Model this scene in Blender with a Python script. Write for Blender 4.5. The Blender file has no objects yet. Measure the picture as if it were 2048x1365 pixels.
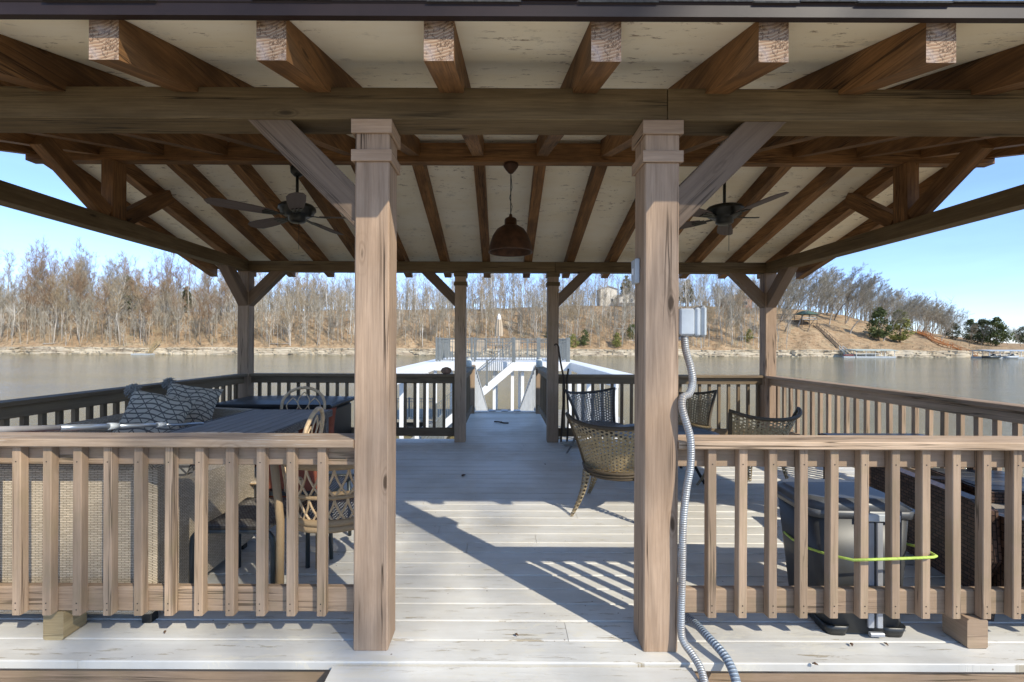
import bpy, math, random
from mathutils import Vector, Matrix
random.seed(7)
R = math.radians
SC = bpy.context.scene

# ------------------------------------------------------------------ camera
cam_d = bpy.data.cameras.new("camera"); cam = bpy.data.objects.new("camera", cam_d)
SC.collection.objects.link(cam); SC.camera = cam
cam.matrix_world = Matrix.Translation((0, 0, 1.40)) @ Matrix.Rotation(R(90), 4, 'X') @ Matrix.Rotation(R(0.22), 4, 'Z')
cam_d.sensor_width = 36; cam_d.lens = 16.0
cam_d.shift_x = 20/2048; cam_d.shift_y = 5.5/2048
cam_d.clip_start = 0.02; cam_d.clip_end = 5000

# ------------------------------------------------------------------ world, sun, exposure
SUN_EL, SUN_AZ = 37.5, 137.5            # azimuth clockwise from +Y, towards the sun
w = bpy.data.worlds.new("World"); SC.world = w; w.use_nodes = True
wn, wl = w.node_tree.nodes, w.node_tree.links
sky = wn.new('ShaderNodeTexSky'); sky.sky_type = 'NISHITA'; sky.sun_disc = False
sky.sun_elevation = R(SUN_EL); sky.sun_rotation = R(SUN_AZ)
sky.air_density = 0.85; sky.dust_density = 0.0; sky.ozone_density = 2.0; sky.altitude = 300
wn['Background'].inputs[1].default_value = 0.15
# haze-free late-winter air: the band above the horizon is a deeper blue than the plain sky model gives
tc = wn.new('ShaderNodeTexCoord'); sx = wn.new('ShaderNodeSeparateXYZ'); wl.new(tc.outputs['Generated'], sx.inputs[0])
rp = wn.new('ShaderNodeValToRGB'); wl.new(sx.outputs[2], rp.inputs[0])
rp.color_ramp.elements[0].position = 0.0; rp.color_ramp.elements[0].color = (.50, .535, .71, 1)
rp.color_ramp.elements[1].position = 0.62; rp.color_ramp.elements[1].color = (1.05, .98, .88, 1)
e_ = rp.color_ramp.elements.new(.25); e_.color = (.66, .705, .83, 1)
cl = wn.new('ShaderNodeTexNoise'); cl.inputs['Scale'].default_value = 1.6; cl.inputs['Detail'].default_value = 6; cl.inputs['Roughness'].default_value = .6
mp = wn.new('ShaderNodeMapping'); mp.inputs['Scale'].default_value = (1, 1, 5); wl.new(tc.outputs['Generated'], mp.inputs[0]); wl.new(mp.outputs[0], cl.inputs['Vector'])
cr_ = wn.new('ShaderNodeMapRange'); cr_.inputs[1].default_value = .45; cr_.inputs[2].default_value = .8; cr_.inputs[3].default_value = 1.0; cr_.inputs[4].default_value = 1.22; wl.new(cl.outputs['Fac'], cr_.inputs[0])
mu = wn.new('ShaderNodeMix'); mu.data_type = 'RGBA'; mu.blend_type = 'MULTIPLY'; mu.inputs[0].default_value = 1
wl.new(sky.outputs[0], mu.inputs[6]); wl.new(rp.outputs[0], mu.inputs[7])
vm = wn.new('ShaderNodeVectorMath'); vm.operation = 'SCALE'; wl.new(mu.outputs[2], vm.inputs[0]); wl.new(cr_.outputs[0], vm.inputs['Scale'])
wl.new(vm.outputs[0], wn['Background'].inputs[0])
sd = bpy.data.lights.new("sun", 'SUN'); so = bpy.data.objects.new("sun", sd); SC.collection.objects.link(so)
sd.energy = 2.4; sd.angle = R(0.55); sd.color = (1.0, 0.925, 0.77)
az, el = R(SUN_AZ), R(SUN_EL)
to_sun = Vector((math.sin(az)*math.cos(el), math.cos(az)*math.cos(el), math.sin(el)))
so.rotation_euler = to_sun.to_track_quat('Z', 'Y').to_euler()
SC.view_settings.view_transform = 'Standard'; SC.view_settings.look = 'None'
SC.view_settings.exposure = 1.2; SC.view_settings.gamma = 1.0
SC.cycles.max_bounces = 10; SC.cycles.diffuse_bounces = 6; SC.cycles.glossy_bounces = 4
SC.cycles.transparent_max_bounces = 24; SC.cycles.use_denoising = True
SC.cycles.sample_clamp_indirect = 6

# ------------------------------------------------------------------ mesh builder
class MB:
    def __init__(s): s.v=[]; s.f=[]; s.uv=[]; s.m=[]; s.sm=[]
    def face(s, idx, uv=None, m=0, smooth=False):
        s.f.append(idx); s.uv.append(uv or [(0,0)]*len(idx)); s.m.append(m); s.sm.append(smooth)
    def box(s, a, b, m=0):
        x0,y0,z0=a; x1,y1,z1=b
        d=[abs(x1-x0),abs(y1-y0),abs(z1-z0)]; k=d.index(max(d))
        c=[(a[i]+b[i])/2 for i in range(3)]
        p0=list(c); p1=list(c); p0[k]=min(a[k],b[k]); p1[k]=max(a[k],b[k])
        if k==2: s.beam(p0,p1,d[0],d[1],up=(0,1,0),m=m)
        elif k==0: s.beam(p0,p1,d[1],d[2],m=m)
        else: s.beam(p0,p1,d[0],d[2],m=m)
    def beam(s, p0, p1, w, h, up=(0,0,1), m=0, em=None, ch=0.004, w1=None, h1=None):
        p0=Vector(p0); p1=Vector(p1); d=(p1-p0); L=d.length; d.normalize()
        up=Vector(up); sd=d.cross(up)
        if sd.length<1e-4: sd=d.cross(Vector((0,1,0)))
        sd.normalize(); up=sd.cross(d).normalized()
        w1=w if w1 is None else w1; h1=h if h1 is None else h1
        ch=min(ch,w*.2,h*.2)
        ru,rv=random.uniform(0,50),random.uniform(0,50)
        rings=[]
        for p,ww,hh in ((p0,w,h),(p1,w1,h1)):
            a,b=ww/2,hh/2
            sec=[(-a+ch,-b),(a-ch,-b),(a,-b+ch),(a,b-ch),(a-ch,b),(-a+ch,b),(-a,b-ch),(-a,-b+ch)]
            r=[]
            for q in sec: r.append(len(s.v)); s.v.append(p+sd*q[0]+up*q[1])
            rings.append((r,sec))
        r0,sec=rings[0]; r1=rings[1][0]
        per=[0]
        for i in range(8):
            q0,q1=sec[i],sec[(i+1)%8]; per.append(per[-1]+math.hypot(q1[0]-q0[0],q1[1]-q0[1]))
        for i in range(8):
            j=(i+1)%8
            s.face([r0[i],r0[j],r1[j],r1[i]],[(ru,rv+per[i]),(ru,rv+per[i+1]),(ru+L,rv+per[i+1]),(ru+L,rv+per[i])],m)
        e=m if em is None else em
        for r,fl in ((r0,True),(r1,False)):
            ii=list(range(8)); ii=ii[::-1] if fl else ii
            s.face([r[i] for i in ii],[(sec[i][0]+(ru%1)*.04,sec[i][1]+(rv%1)*.06) for i in ii],e)
    def prism(s, poly, axis, a0, a1, m=0, end=None, em=None):
        """poly: 2-D outline in the plane across axis ('x': (y,z), 'y': (x,z), 'z': (x,y))"""
        ru,rv=random.uniform(0,50),random.uniform(0,50)
        def P(q,a): return {'x':(a,q[0],q[1]),'y':(q[0],a,q[1]),'z':(q[0],q[1],a)}[axis]
        n=len(poly); b=len(s.v)
        for a in (a0,a1):
            for q in poly: s.v.append(Vector(P(q,a)))
        s.face([b+i for i in range(n)],[(q[0]+ru,q[1]+rv) for q in poly],m)
        s.face([b+n+i for i in reversed(range(n))],[(poly[i][0]+ru,poly[i][1]+rv+3) for i in reversed(range(n))],m)
        t=0
        for i in range(n):
            j=(i+1)%n; L=math.dist(poly[i],poly[j]); u=(ru+t,ru+t+L); t+=L
            isend = end is not None and i in end
            if isend: uv=[(-.0+poly[i][1]%0.2-.1+(rv%1)*.03,-.05),(poly[i][1]%.2-.1+(rv%1)*.03,.05),(poly[i][1]%.2-.1+L+(rv%1)*.03,.05),(poly[i][1]%.2-.1+L+(rv%1)*.03,-.05)]
            else: uv=[(u[0],rv+a0),(u[0],rv+a1),(u[1],rv+a1),(u[1],rv+a0)]
            s.face([b+i,b+n+i,b+n+j,b+j],uv,em if isend else m)
    def tube(s, pts, r, n=8, m=0, cap=True, closed=False, flat=1.0):
        pts=[Vector(p) for p in pts]; k=len(pts)
        rr=r if isinstance(r,(list,tuple)) else [r]*k
        ru=random.uniform(0,9); L=0; rings=[]; nrm=None
        for i,p in enumerate(pts):
            if closed: d=pts[(i+1)%k]-pts[i-1]
            else: d=pts[min(i+1,k-1)]-pts[max(i-1,0)]
            if d.length<1e-9: d=Vector((0,0,1))
            d.normalize()
            if nrm is None:
                nrm=d.cross(Vector((0,0,1)) if abs(d.z)<.9 else Vector((0,1,0))).normalized()
            else:
                nrm=(nrm-d*nrm.dot(d)); 
                if nrm.length<1e-5: nrm=d.orthogonal()
                nrm.normalize()
            bn=d.cross(nrm)
            if i: L+=(p-pts[i-1]).length
            ring=[]
            for q in range(n):
                a=2*math.pi*q/n; ring.append(len(s.v)); s.v.append(p+(nrm*math.cos(a)+bn*math.sin(a)*flat)*rr[i])
            rings.append((ring,L))
        segs=list(zip(rings,rings[1:]))
        if closed: segs.append((rings[-1],(rings[0][0],L+.05)))
        for (a,la),(b,lb) in segs:
            for q in range(n):
                z=(q+1)%n; c=2*math.pi*rr[0]/n
                s.face([a[q],a[z],b[z],b[q]],[(ru+la,q*c),(ru+la,(q+1)*c),(ru+lb,(q+1)*c),(ru+lb,q*c)],m,n>4)
        if cap and not closed:
            s.face(rings[0][0][::-1],None,m); s.face(rings[-1][0],None,m)
    def lathe(s, prof, c=(0,0,0), n=24, m=0, sm=True):
        b=len(s.v); c=Vector(c)
        for (r,z) in prof:
            for q in range(n):
                a=2*math.pi*q/n; s.v.append(c+Vector((r*math.cos(a),r*math.sin(a),z)))
        for i in range(len(prof)-1):
            for q in range(n):
                z=(q+1)%n
                s.face([b+i*n+q,b+i*n+z,b+(i+1)*n+z,b+(i+1)*n+q],[(q/n*.5,prof[i][1]),((q+1)/n*.5,prof[i][1]),((q+1)/n*.5,prof[i+1][1]),(q/n*.5,prof[i+1][1])],m,sm)
    def grid(s, fn, nu, nv, su=1, sv=1, m=0, smooth=True, thick=0):
        b=len(s.v); ru=random.uniform(0,9)
        for i in range(nu+1):
            for j in range(nv+1): s.v.append(Vector(fn(i/nu,j/nv)))
        for i in range(nu):
            for j in range(nv):
                a=b+i*(nv+1)+j
                s.face([a,a+nv+1,a+nv+2,a+1],[(ru+i/nu*su,j/nv*sv),(ru+(i+1)/nu*su,j/nv*sv),(ru+(i+1)/nu*su,(j+1)/nv*sv),(ru+i/nu*su,(j+1)/nv*sv)],m,smooth)
    def xf(s, M):
        s.v=[M@v for v in s.v]; return s
    def build(s, name, mats, parent=None, thick=0):
        me=bpy.data.meshes.new(name); me.from_pydata([tuple(v) for v in s.v],[],s.f)
        uvl=me.uv_layers.new(name="UVMap"); flat=[]
        for u in s.uv:
            for q in u: flat+=[q[0],q[1]]
        uvl.data.foreach_set("uv",flat)
        if not isinstance(mats,(list,tuple)): mats=[mats]
        for mt in mats: me.materials.append(mt)
        me.polygons.foreach_set("material_index",s.m); me.polygons.foreach_set("use_smooth",s.sm)
        me.update()
        o=bpy.data.objects.new(name,me); SC.collection.objects.link(o)
        if parent is not None: o.parent=parent
        if thick:
            md=o.modifiers.new("solid",'SOLIDIFY'); md.thickness=thick; md.offset=0
        return o

def empty(name, loc=(0,0,0), rz=0):
    o=bpy.data.objects.new(name,None); SC.collection.objects.link(o); o.location=loc; o.rotation_euler=(0,0,rz)
    o.empty_display_size=.1
    return o
def tag(o,label,cat,group=None,kind=None):
    if label: o['label']=label
    if cat: o['category']=cat
    if group: o['group']=group
    if kind: o['kind']=kind
    return o
def struct(o): o['kind']='structure'; return o
def copy_tree(o,parent=None):
    c=o.copy(); SC.collection.objects.link(c)
    if parent is not None: c.parent=parent
    for ch in [x for x in o.children]: copy_tree(ch,c)
    return c
def P(px,py,Y):
    t=.00384; dx=px-1004; dy=py-688
    X=(dx+dy*t)/910*Y; Z=1.40-(dy-dx*t)/910*Y
    return Vector((X,Y,Z))

# ------------------------------------------------------------------ materials
class NT:
    def __init__(s,name,rough=.6,spec=.35,metal=0):
        s.mat=bpy.data.materials.new(name); s.mat.use_nodes=True
        s.n=s.mat.node_tree.nodes; s.l=s.mat.node_tree.links
        s.b=s.n['Principled BSDF']; s.b.inputs['Roughness'].default_value=rough
        s.b.inputs['Metallic'].default_value=metal
        s.b.inputs['Specular IOR Level'].default_value=spec
        s.out=s.n['Material Output']
    def uv(s): return s.n.new('ShaderNodeUVMap').outputs[0]
    def obj(s): return s.n.new('ShaderNodeTexCoord').outputs['Object']
    def gen(s): return s.n.new('ShaderNodeTexCoord').outputs['Generated']
    def pos(s): return s.n.new('ShaderNodeNewGeometry').outputs['Position']
    def map(s,v,sc,loc=(0,0,0),rot=(0,0,0)):
        m=s.n.new('ShaderNodeMapping'); m.inputs['Scale'].default_value=sc; m.inputs['Location'].default_value=loc; m.inputs['Rotation'].default_value=rot
        s.l.new(v,m.inputs[0]); return m.outputs[0]
    def noise(s,v,sc=1,det=4,ro=.5,dist=0):
        t=s.n.new('ShaderNodeTexNoise'); t.inputs['Scale'].default_value=sc; t.inputs['Detail'].default_value=det
        t.inputs['Roughness'].default_value=ro; t.inputs['Distortion'].default_value=dist; s.l.new(v,t.inputs['Vector']); return t.outputs['Fac']
    def voro(s,v,sc=1,out='Distance',feat='F1'):
        t=s.n.new('ShaderNodeTexVoronoi'); t.feature=feat; t.inputs['Scale'].default_value=sc; s.l.new(v,t.inputs['Vector']); return t.outputs[out]
    def ramp(s,f,st,interp='LINEAR'):
        r=s.n.new('ShaderNodeValToRGB'); r.color_ramp.interpolation=interp; e=r.color_ramp.elements
        while len(e)<len(st): e.new(.5)
        for k,(p,c) in enumerate(st):
            e[k].position=p; e[k].color=(c,c,c,1) if not isinstance(c,(tuple,list)) else (*c,1)
        s.l.new(f,r.inputs[0]); return r.outputs[0]
    def mix(s,f,a,b,mode='MIX'):
        m=s.n.new('ShaderNodeMix'); m.data_type='RGBA'; m.blend_type=mode
        for k,x in ((0,f),(6,a),(7,b)):
            if isinstance(x,(int,float)): m.inputs[k].default_value=x if k==0 else (x,x,x,1)
            elif isinstance(x,(tuple,list)): m.inputs[k].default_value=(*x,1)
            else: s.l.new(x,m.inputs[k])
        return m.outputs[2]
    def math(s,op,a,b=None,c=None):
        m=s.n.new('ShaderNodeMath'); m.operation=op
        for k,x in enumerate((a,b,c)):
            if x is None: continue
            if isinstance(x,(int,float)): m.inputs[k].default_value=x
            else: s.l.new(x,m.inputs[k])
        return m.outputs[0]
    def sep(s,v):
        m=s.n.new('ShaderNodeSeparateXYZ'); s.l.new(v,m.inputs[0]); return m.outputs
    def col(s,c):
        if isinstance(c,(tuple,list)): s.b.inputs['Base Color'].default_value=(*c,1)
        else: s.l.new(c,s.b.inputs['Base Color'])
        return s
    def bump(s,h,st=.3,d=.01):
        b=s.n.new('ShaderNodeBump'); b.inputs['Strength'].default_value=st; b.inputs['Distance'].default_value=d
        s.l.new(h,b.inputs['Height']); s.l.new(b.outputs[0],s.b.inputs['Normal']); return s
    def rough(s,f): s.l.new(f,s.b.inputs['Roughness']); return s

def sc3(c,k): return tuple(x*k for x in c)
def wood(name,base,dark,crack=.8,knot=.6,worn=None,rough=.72,contrast=1.0,moss=0):
    t=NT(name,rough,.25); uv=t.uv()
    g=t.noise(t.map(uv,(1.3,26,1)),1.0,7,.62,.6)
    g2=t.noise(t.map(uv,(5,110,1)),1.0,4,.6)
    bl=t.noise(t.map(uv,(1,2.2,1)),1.7,5,.6)
    c=t.mix(t.ramp(g,[(.33,0),(.68,1)]),sc3(base,1-.28*contrast),sc3(base,1+.16*contrast))
    c=t.mix(t.ramp(g2,[(.35,0),(.6,1)]),t.mix(.35*contrast,c,dark),c)
    c=t.mix(t.ramp(bl,[(.38,.42*contrast),(.55,0)]),c,sc3(dark,1.4))
    if knot:
        kv=t.map(uv,(1.9,6.0,1)); vn=t.n.new('ShaderNodeTexVoronoi'); vn.inputs['Scale'].default_value=1; t.l.new(kv,vn.inputs['Vector'])
        drop=t.math('GREATER_THAN',t.sep(vn.outputs['Color'])[0],.55); kn=t.math('ADD',t.math('ADD',vn.outputs['Distance'],drop),t.math('MULTIPLY',t.math('SUBTRACT',t.noise(t.map(uv,(9,22,1)),1,3),.5),.11))
        ring=t.math('SINE',t.math('MULTIPLY',kn,70.0))
        near=t.ramp(kn,[(.09,1),(.24,0)])
        c=t.mix(t.math('MULTIPLY',near,t.ramp(ring,[(.1,0),(1,.38)])),c,dark)
        c=t.mix(t.ramp(kn,[(.05,knot),(.085,0)]),c,sc3(dark,.45))
    cr=t.noise(t.map(uv,(.32,11,1),(3,7,0)),1.0,4,.6,.35)
    msk=t.ramp(t.noise(t.map(uv,(.8,3,1)),1.3,2),[(.47,0),(.56,1)])
    line=t.ramp(cr,[(.484,0),(.496,1),(.504,1),(.516,0)])
    ck=t.math('MULTIPLY',line,msk)
    c=t.mix(t.math('MULTIPLY',ck,crack),c,sc3(dark,.3))
    if worn:
        wn_=t.math('MULTIPLY',t.ramp(t.noise(t.map(uv,(3,60,1)),1,6,.7),[(.55,0),(.6,1)]),t.ramp(t.noise(t.map(uv,(1.2,2,1)),1.3,3),[(.5,0),(.6,1)]))
        c=t.mix(wn_,c,worn)
    if moss:
        mm=t.math('MULTIPLY',t.ramp(t.noise(t.map(uv,(9,9,1)),1,4),[(.5,0),(.65,1)]),moss)
        c=t.mix(mm,c,(.16,.17,.05))
    oi=t.n.new('ShaderNodeObjectInfo'); rv_=t.math('ADD',t.math('MULTIPLY',oi.outputs['Random'],.34),.82)
    vs=t.n.new('ShaderNodeVectorMath'); vs.operation='SCALE'; t.l.new(c,vs.inputs[0]); t.l.new(rv_,vs.inputs['Scale']); c=vs.outputs[0]
    t.col(c)
    h=t.math('SUBTRACT',t.math('ADD',t.math('MULTIPLY',g,.6),t.math('MULTIPLY',g2,.4)),ck)
    t.bump(h,.45,.004)
    return t.mat

PAINT=(.345,.243,.172); PDK=(.10,.062,.036)
M={}
M['post']=wood('painted_post',(.44,.31,.213),(.175,.11,.065),1,.95,contrast=.9)
M['rail']=wood('painted_rail',(.40,.285,.195),(.16,.11,.065),.7,.6,contrast=.7,moss=.10)
M['railcap']=wood('worn_rail_cap',(.47,.345,.24),(.17,.11,.06),.85,.3,worn=(.62,.56,.48),contrast=.9)
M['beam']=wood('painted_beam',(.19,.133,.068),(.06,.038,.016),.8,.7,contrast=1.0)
M['brace']=wood('shaded_brace_paint',(.20,.14,.095),(.08,.052,.034),.6,.6,contrast=.6)  # same paint as the posts, with the shade under the roof darkened into it
M['raft']=wood('stained_rafter',(.29,.145,.055),(.035,.017,.008),.7,.7,contrast=1.3,rough=.62)
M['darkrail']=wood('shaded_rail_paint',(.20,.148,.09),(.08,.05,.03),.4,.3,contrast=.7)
M['block']=wood('raw_block',(.46,.36,.20),(.18,.12,.06),1,.3)
M['grayboard']=wood('weathered_board',(.40,.38,.33),(.18,.16,.13),.8,.3)
def endgrain():
    t=NT('end_grain',.8,.2); uv=t.uv()
    m=t.map(uv,(1,1,1),(.02,.06,0)); ln=t.n.new('ShaderNodeVectorMath'); ln.operation='LENGTH'; t.l.new(m,ln.inputs[0])
    d=t.math('ADD',ln.outputs['Value'],t.math('MULTIPLY',t.noise(m,12,4),.03))
    r=t.math('SINE',t.math('MULTIPLY',d,520.0))
    cr=t.noise(t.map(uv,(16,22,1)),1,5,.7)
    c=t.mix(t.ramp(r,[(.0,0),(1,1)]),(.29,.18,.11),(.41,.295,.195))
    c=t.mix(t.ramp(cr,[(.478,0),(.497,1),(.503,1),(.522,0)]),c,(.05,.025,.015))
    c=t.mix(t.ramp(t.noise(t.map(uv,(14,14,1)),1,3),[(.5,0),(.7,.6)]),c,(.42,.34,.30))
    t.col(c).bump(r,.3,.003); return t.mat
M['end']=endgrain()

def deckmat():
    t=NT('deck_paint',.5,.4); uv=t.uv(); p=t.pos(); s=t.sep(p)
    front=t.ramp(t.math('MULTIPLY',t.math('ADD',s[1],0),.1),[(.2,1),(.33,.45),(.5,0.0)])
    base=t.mix(t.ramp(t.noise(t.map(uv,(1.2,9,1)),1,5,.6),[(.3,0),(.7,1)]),(.56,.545,.505),(.70,.685,.64))
    dirt=t.noise(p,1.1,5,.65)
    base=t.mix(t.ramp(dirt,[(.42,0),(.68,.55)]),base,(.44,.40,.33))
    pr=t.ramp(t.noise(t.map(p,(1.4,5,1)),3.0,7,.75,.5),[(.535,0),(.56,1)])
    reg=t.math('MULTIPLY',t.ramp(t.noise(p,1.3,3),[(.42,0),(.6,1)]),front)
    base=t.mix(t.math('MULTIPLY',pr,t.math('MULTIPLY',reg,.8)),base,(.66,.62,.52))
    pk=t.ramp(t.noise(t.map(uv,(4,42,1)),1,7,.72,.3),[(.585,0),(.61,1)])
    pm=t.ramp(t.noise(t.map(uv,(1.5,3,1)),1.2,3),[(.42,0),(.55,1)])
    base=t.mix(t.math('MULTIPLY',pk,t.math('MULTIPLY',pm,t.math('ADD',t.math('MULTIPLY',front,.85),.10))),base,(.33,.275,.19))
    sp=t.ramp(t.voro(p,11.0),[(.035,1),(.06,0)])
    base=t.mix(t.math('MULTIPLY',sp,.75),base,(.13,.08,.045))
    # butt joints of the boards: a dark line across a board every few metres
    t.col(base)
    t.rough(t.ramp(dirt,[(.4,.42),(.7,.62)]))
    h=t.math('ADD',t.noise(t.map(uv,(2,50,1)),1,4),t.math('MULTIPLY',pk,-1))
    t.bump(h,.35,.003); return t.mat
M['deck']=deckmat()
def soffitmat():
    t=NT('cream_soffit',.75,.2); p=t.pos()
    c=t.mix(t.ramp(t.noise(t.map(p,(.6,2,2)),1.5,6,.65),[(.38,0),(.66,1)]),(.90,.79,.58),(.96,.88,.71))
    sp=t.math('MULTIPLY',t.ramp(t.noise(t.map(p,(9,26,26)),1,6,.75),[(.585,0),(.63,1)]),t.ramp(t.noise(p,1.6,3),[(.40,0),(.55,1)]))
    c=t.mix(t.math('MULTIPLY',sp,.75),c,(.22,.13,.06))
    gm=t.ramp(t.noise(p,4.5,5,.7),[(.6,0),(.72,.42)])
    c=t.mix(gm,c,(.33,.31,.24))
    t.col(c); return t.mat
M['soffit']=soffitmat()
def plain(name,c,rough=.5,metal=0,spec=.4,var=.12,sc=6,bump=0):
    t=NT(name,rough,spec,metal); 
    n=t.noise(t.obj(),sc,5,.6)
    t.col(t.mix(t.ramp(n,[(.35,0),(.65,1)]),sc3(c,1-var),sc3(c,1+var)))
    if bump: t.bump(n,bump,.005)
    return t.mat
M['gutter']=plain('brown_gutter',(.026,.016,.014),.5,spec=.25)
M['shingle']=plain('shingle',(.045,.043,.042),.9,sc=60,var=.4,bump=.6)
M['black']=plain('black_metal',(.018,.019,.018),.35)
M['fan']=plain('bronze_fan',(.03,.03,.026),.35,.4)
M['copper']=plain('rusty_copper',(.075,.035,.018),.5,.4,var=.35,sc=14)
M['greybox']=plain('grey_enamel',(.42,.45,.47),.4)
M['clear']=plain('cloudy_plastic',(.38,.40,.40),.2)
M['conduit']=None
def conduit():
    t=NT('metal_conduit',.38,.5,.25); uv=t.uv(); s=t.sep(uv)
    r=t.math('SINE',t.math('MULTIPLY',s[0],620.0))
    c=t.mix(t.ramp(t.noise(t.map(uv,(5,20,1)),1,5,.7),[(.4,0),(.62,1)]),(.44,.47,.49),(.35,.31,.27))
    c=t.mix(t.ramp(r,[(.0,.28),(.35,0)]),c,(.18,.18,.18))
    t.col(c).bump(r,.5,.003); return t.mat
M['conduit']=conduit()
def conduit2():
    t=NT('grey_plastic_conduit',.35,.5); uv=t.uv(); s=t.sep(uv)
    r=t.math('SINE',t.math('MULTIPLY',s[0],480.0))
    t.col(t.mix(t.ramp(r,[(.0,0),(.6,1)]),(.17,.21,.26),(.33,.39,.45))).bump(r,.6,.004); return t.mat
M['conduit2']=conduit2()
def wicker(name,a,b,gap,u=.034,v=.0085,rough=.6):
    t=NT(name,rough,.3); uv=t.uv()
    br=t.n.new('ShaderNodeTexBrick'); t.l.new(t.map(uv,(1,1,1)),br.inputs['Vector'])
    br.inputs['Scale'].default_value=1; br.inputs['Brick Width'].default_value=u; br.inputs['Row Height'].default_value=v
    br.inputs['Mortar Size'].default_value=v*.16; br.inputs['Mortar Smooth'].default_value=.3
    br.inputs['Color1'].default_value=(*a,1); br.inputs['Color2'].default_value=(*b,1); br.inputs['Mortar'].default_value=(*gap,1)
    n=t.noise(t.map(uv,(60,200,1)),1,3)
    c=t.mix(t.ramp(n,[(.35,.35),(.6,0)]),br.outputs['Color'],sc3(b,.7))
    s=t.sep(uv); wv=t.math('SINE',t.math('MULTIPLY',s[0],math.pi/u*2))
    t.col(c); t.bump(t.math('SUBTRACT',1,br.outputs['Fac']),.8,.004); return t.mat
M['beigewick']=wicker('beige_wicker',(.70,.60,.46),(.52,.44,.33),(.17,.13,.09))
M['darkwick']=wicker('dark_brown_wicker',(.12,.07,.048),(.05,.03,.022),(.008,.005,.004),.040,.020,.35)
M['blackwick']=wicker('black_storage_wicker',(.03,.033,.036),(.018,.02,.022),(.006,.006,.006),.04,.012,.35)
def openweave(name,a,b,scale=30,hole=.36):
    t=NT(name,.5,.35); uv=t.uv()
    # triangular basket cells: three sets of strands crossing at 60 degrees leave star and triangle holes
    s=t.sep(t.map(uv,(scale,scale,1))); acc=None; hh=None
    for ang in (0,60,120):
        ca,sa=math.cos(R(ang)),math.sin(R(ang))
        d=t.math('ADD',t.math('MULTIPLY',s[0],ca),t.math('MULTIPLY',s[1],sa))
        k=t.math('ABSOLUTE',t.math('SUBTRACT',t.math('FRACT',d),.5))
        st=t.math('GREATER_THAN',hole,k)   # 1 on the strand
        hh=k if hh is None else t.math('MINIMUM',hh,k)
        acc=st if acc is None else t.math('MAXIMUM',acc,st)
    n=t.noise(t.map(uv,(40,40,1)),1,3)
    t.col(t.mix(t.ramp(n,[(.35,0),(.65,1)]),a,b)).bump(t.math('SUBTRACT',1,hh),.7,.006)
    tr=t.n.new('ShaderNodeBsdfTransparent'); mx=t.n.new('ShaderNodeMixShader')
    t.l.new(acc,mx.inputs[0]); t.l.new(tr.outputs[0],mx.inputs[1]); t.l.new(t.b.outputs[0],mx.inputs[2]); t.l.new(mx.outputs[0],t.out.inputs[0])
    return t.mat
M['open']=openweave('open_wicker',(.24,.18,.10),(.36,.29,.18),34,.17)
M['opentight']=openweave('tight_wicker',(.24,.175,.09),(.36,.28,.16),34,.30)
M['opengrey']=openweave('grey_open_wicker',(.15,.15,.14),(.26,.25,.23),34,.23)
M['rope']=wicker('wrapped_wicker_rim',(.33,.26,.15),(.22,.17,.10),(.07,.05,.03),.012,.05)
M['ropegrey']=wicker('grey_wrapped_rim',(.20,.19,.17),(.14,.13,.12),(.05,.045,.04),.012,.05)
M['rattan']=wicker('rattan_wrap',(.74,.57,.37),(.64,.48,.29),(.36,.25,.14),.009,.08)
M['cane']=plain('rattan_cane',(.58,.42,.25),.5,var=.2,sc=20)
M['blackmesh']=openweave('black_mesh_seat',(.02,.017,.016),(.045,.038,.034),52,.27)
M['greyweave']=wicker('grey_weave',(.30,.28,.25),(.14,.125,.115),(.03,.025,.02),.02,.012)
M['orange']=plain('orange_canvas',(.22,.06,.03),.8,var=.15,sc=12,bump=.3)
M['charcoal']=plain('charcoal_tube',(.035,.045,.05),.35)
def pillowmat():
    t=NT('patterned_pillow',.9,.1); uv=t.uv()
    v=t.map(uv,(1,1,1)); s=t.sep(v); n=t.noise(t.map(uv,(3,3,1)),1,2)
    y=t.math('ADD',s[1],t.math('MULTIPLY',t.math('SINE',t.math('MULTIPLY',s[0],24)),.012))
    l1=t.math('LESS_THAN',t.math('ABSOLUTE',t.math('SUBTRACT',t.math('FRACT',t.math('MULTIPLY',y,21)),.5)),.15)
    l2=t.math('LESS_THAN',t.math('ABSOLUTE',t.math('SUBTRACT',t.math('FRACT',t.math('MULTIPLY',t.math('ADD',s[0],t.math('MULTIPLY',s[1],.8)),10)),.5)),.05)
    l3=t.math('LESS_THAN',t.math('ABSOLUTE',t.math('SUBTRACT',t.math('FRACT',t.math('MULTIPLY',t.math('SUBTRACT',s[0],t.math('MULTIPLY',s[1],.8)),10)),.5)),.05)
    f=t.math('MAXIMUM',l1,t.math('MAXIMUM',l2,l3))
    c=t.mix(t.noise(t.map(uv,(120,120,1)),1,2),(.44,.395,.31),(.58,.53,.43))
    t.col(t.mix(f,c,(.13,.12,.11))).bump(t.noise(t.map(uv,(150,150,1)),1,2),.5,.004); return t.mat
M['pillow']=pillowmat()
M['tassel']=plain('tassel_yarn',(.22,.215,.20),.95,var=.5,sc=90)
M['tabletop']=wood('grey_slat_top',(.27,.255,.24),(.12,.11,.10),.4,0,contrast=.5)
M['darktop']=plain('dark_slats',(.035,.037,.042),.35)
M['binplastic']=plain('bin_plastic',(.045,.046,.046),.42,var=.12,sc=10)
M['binlid']=plain('bin_lid_plastic',(.075,.08,.088),.38,var=.1)
M['silver']=plain('brushed_strip',(.36,.37,.39),.4,.3)
M['bungee']=plain('bungee',(.42,.55,.10),.7,sc=80,var=.2)
M['white']=plain('white_aluminium',(.80,.80,.79),.4,var=.04)
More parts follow.
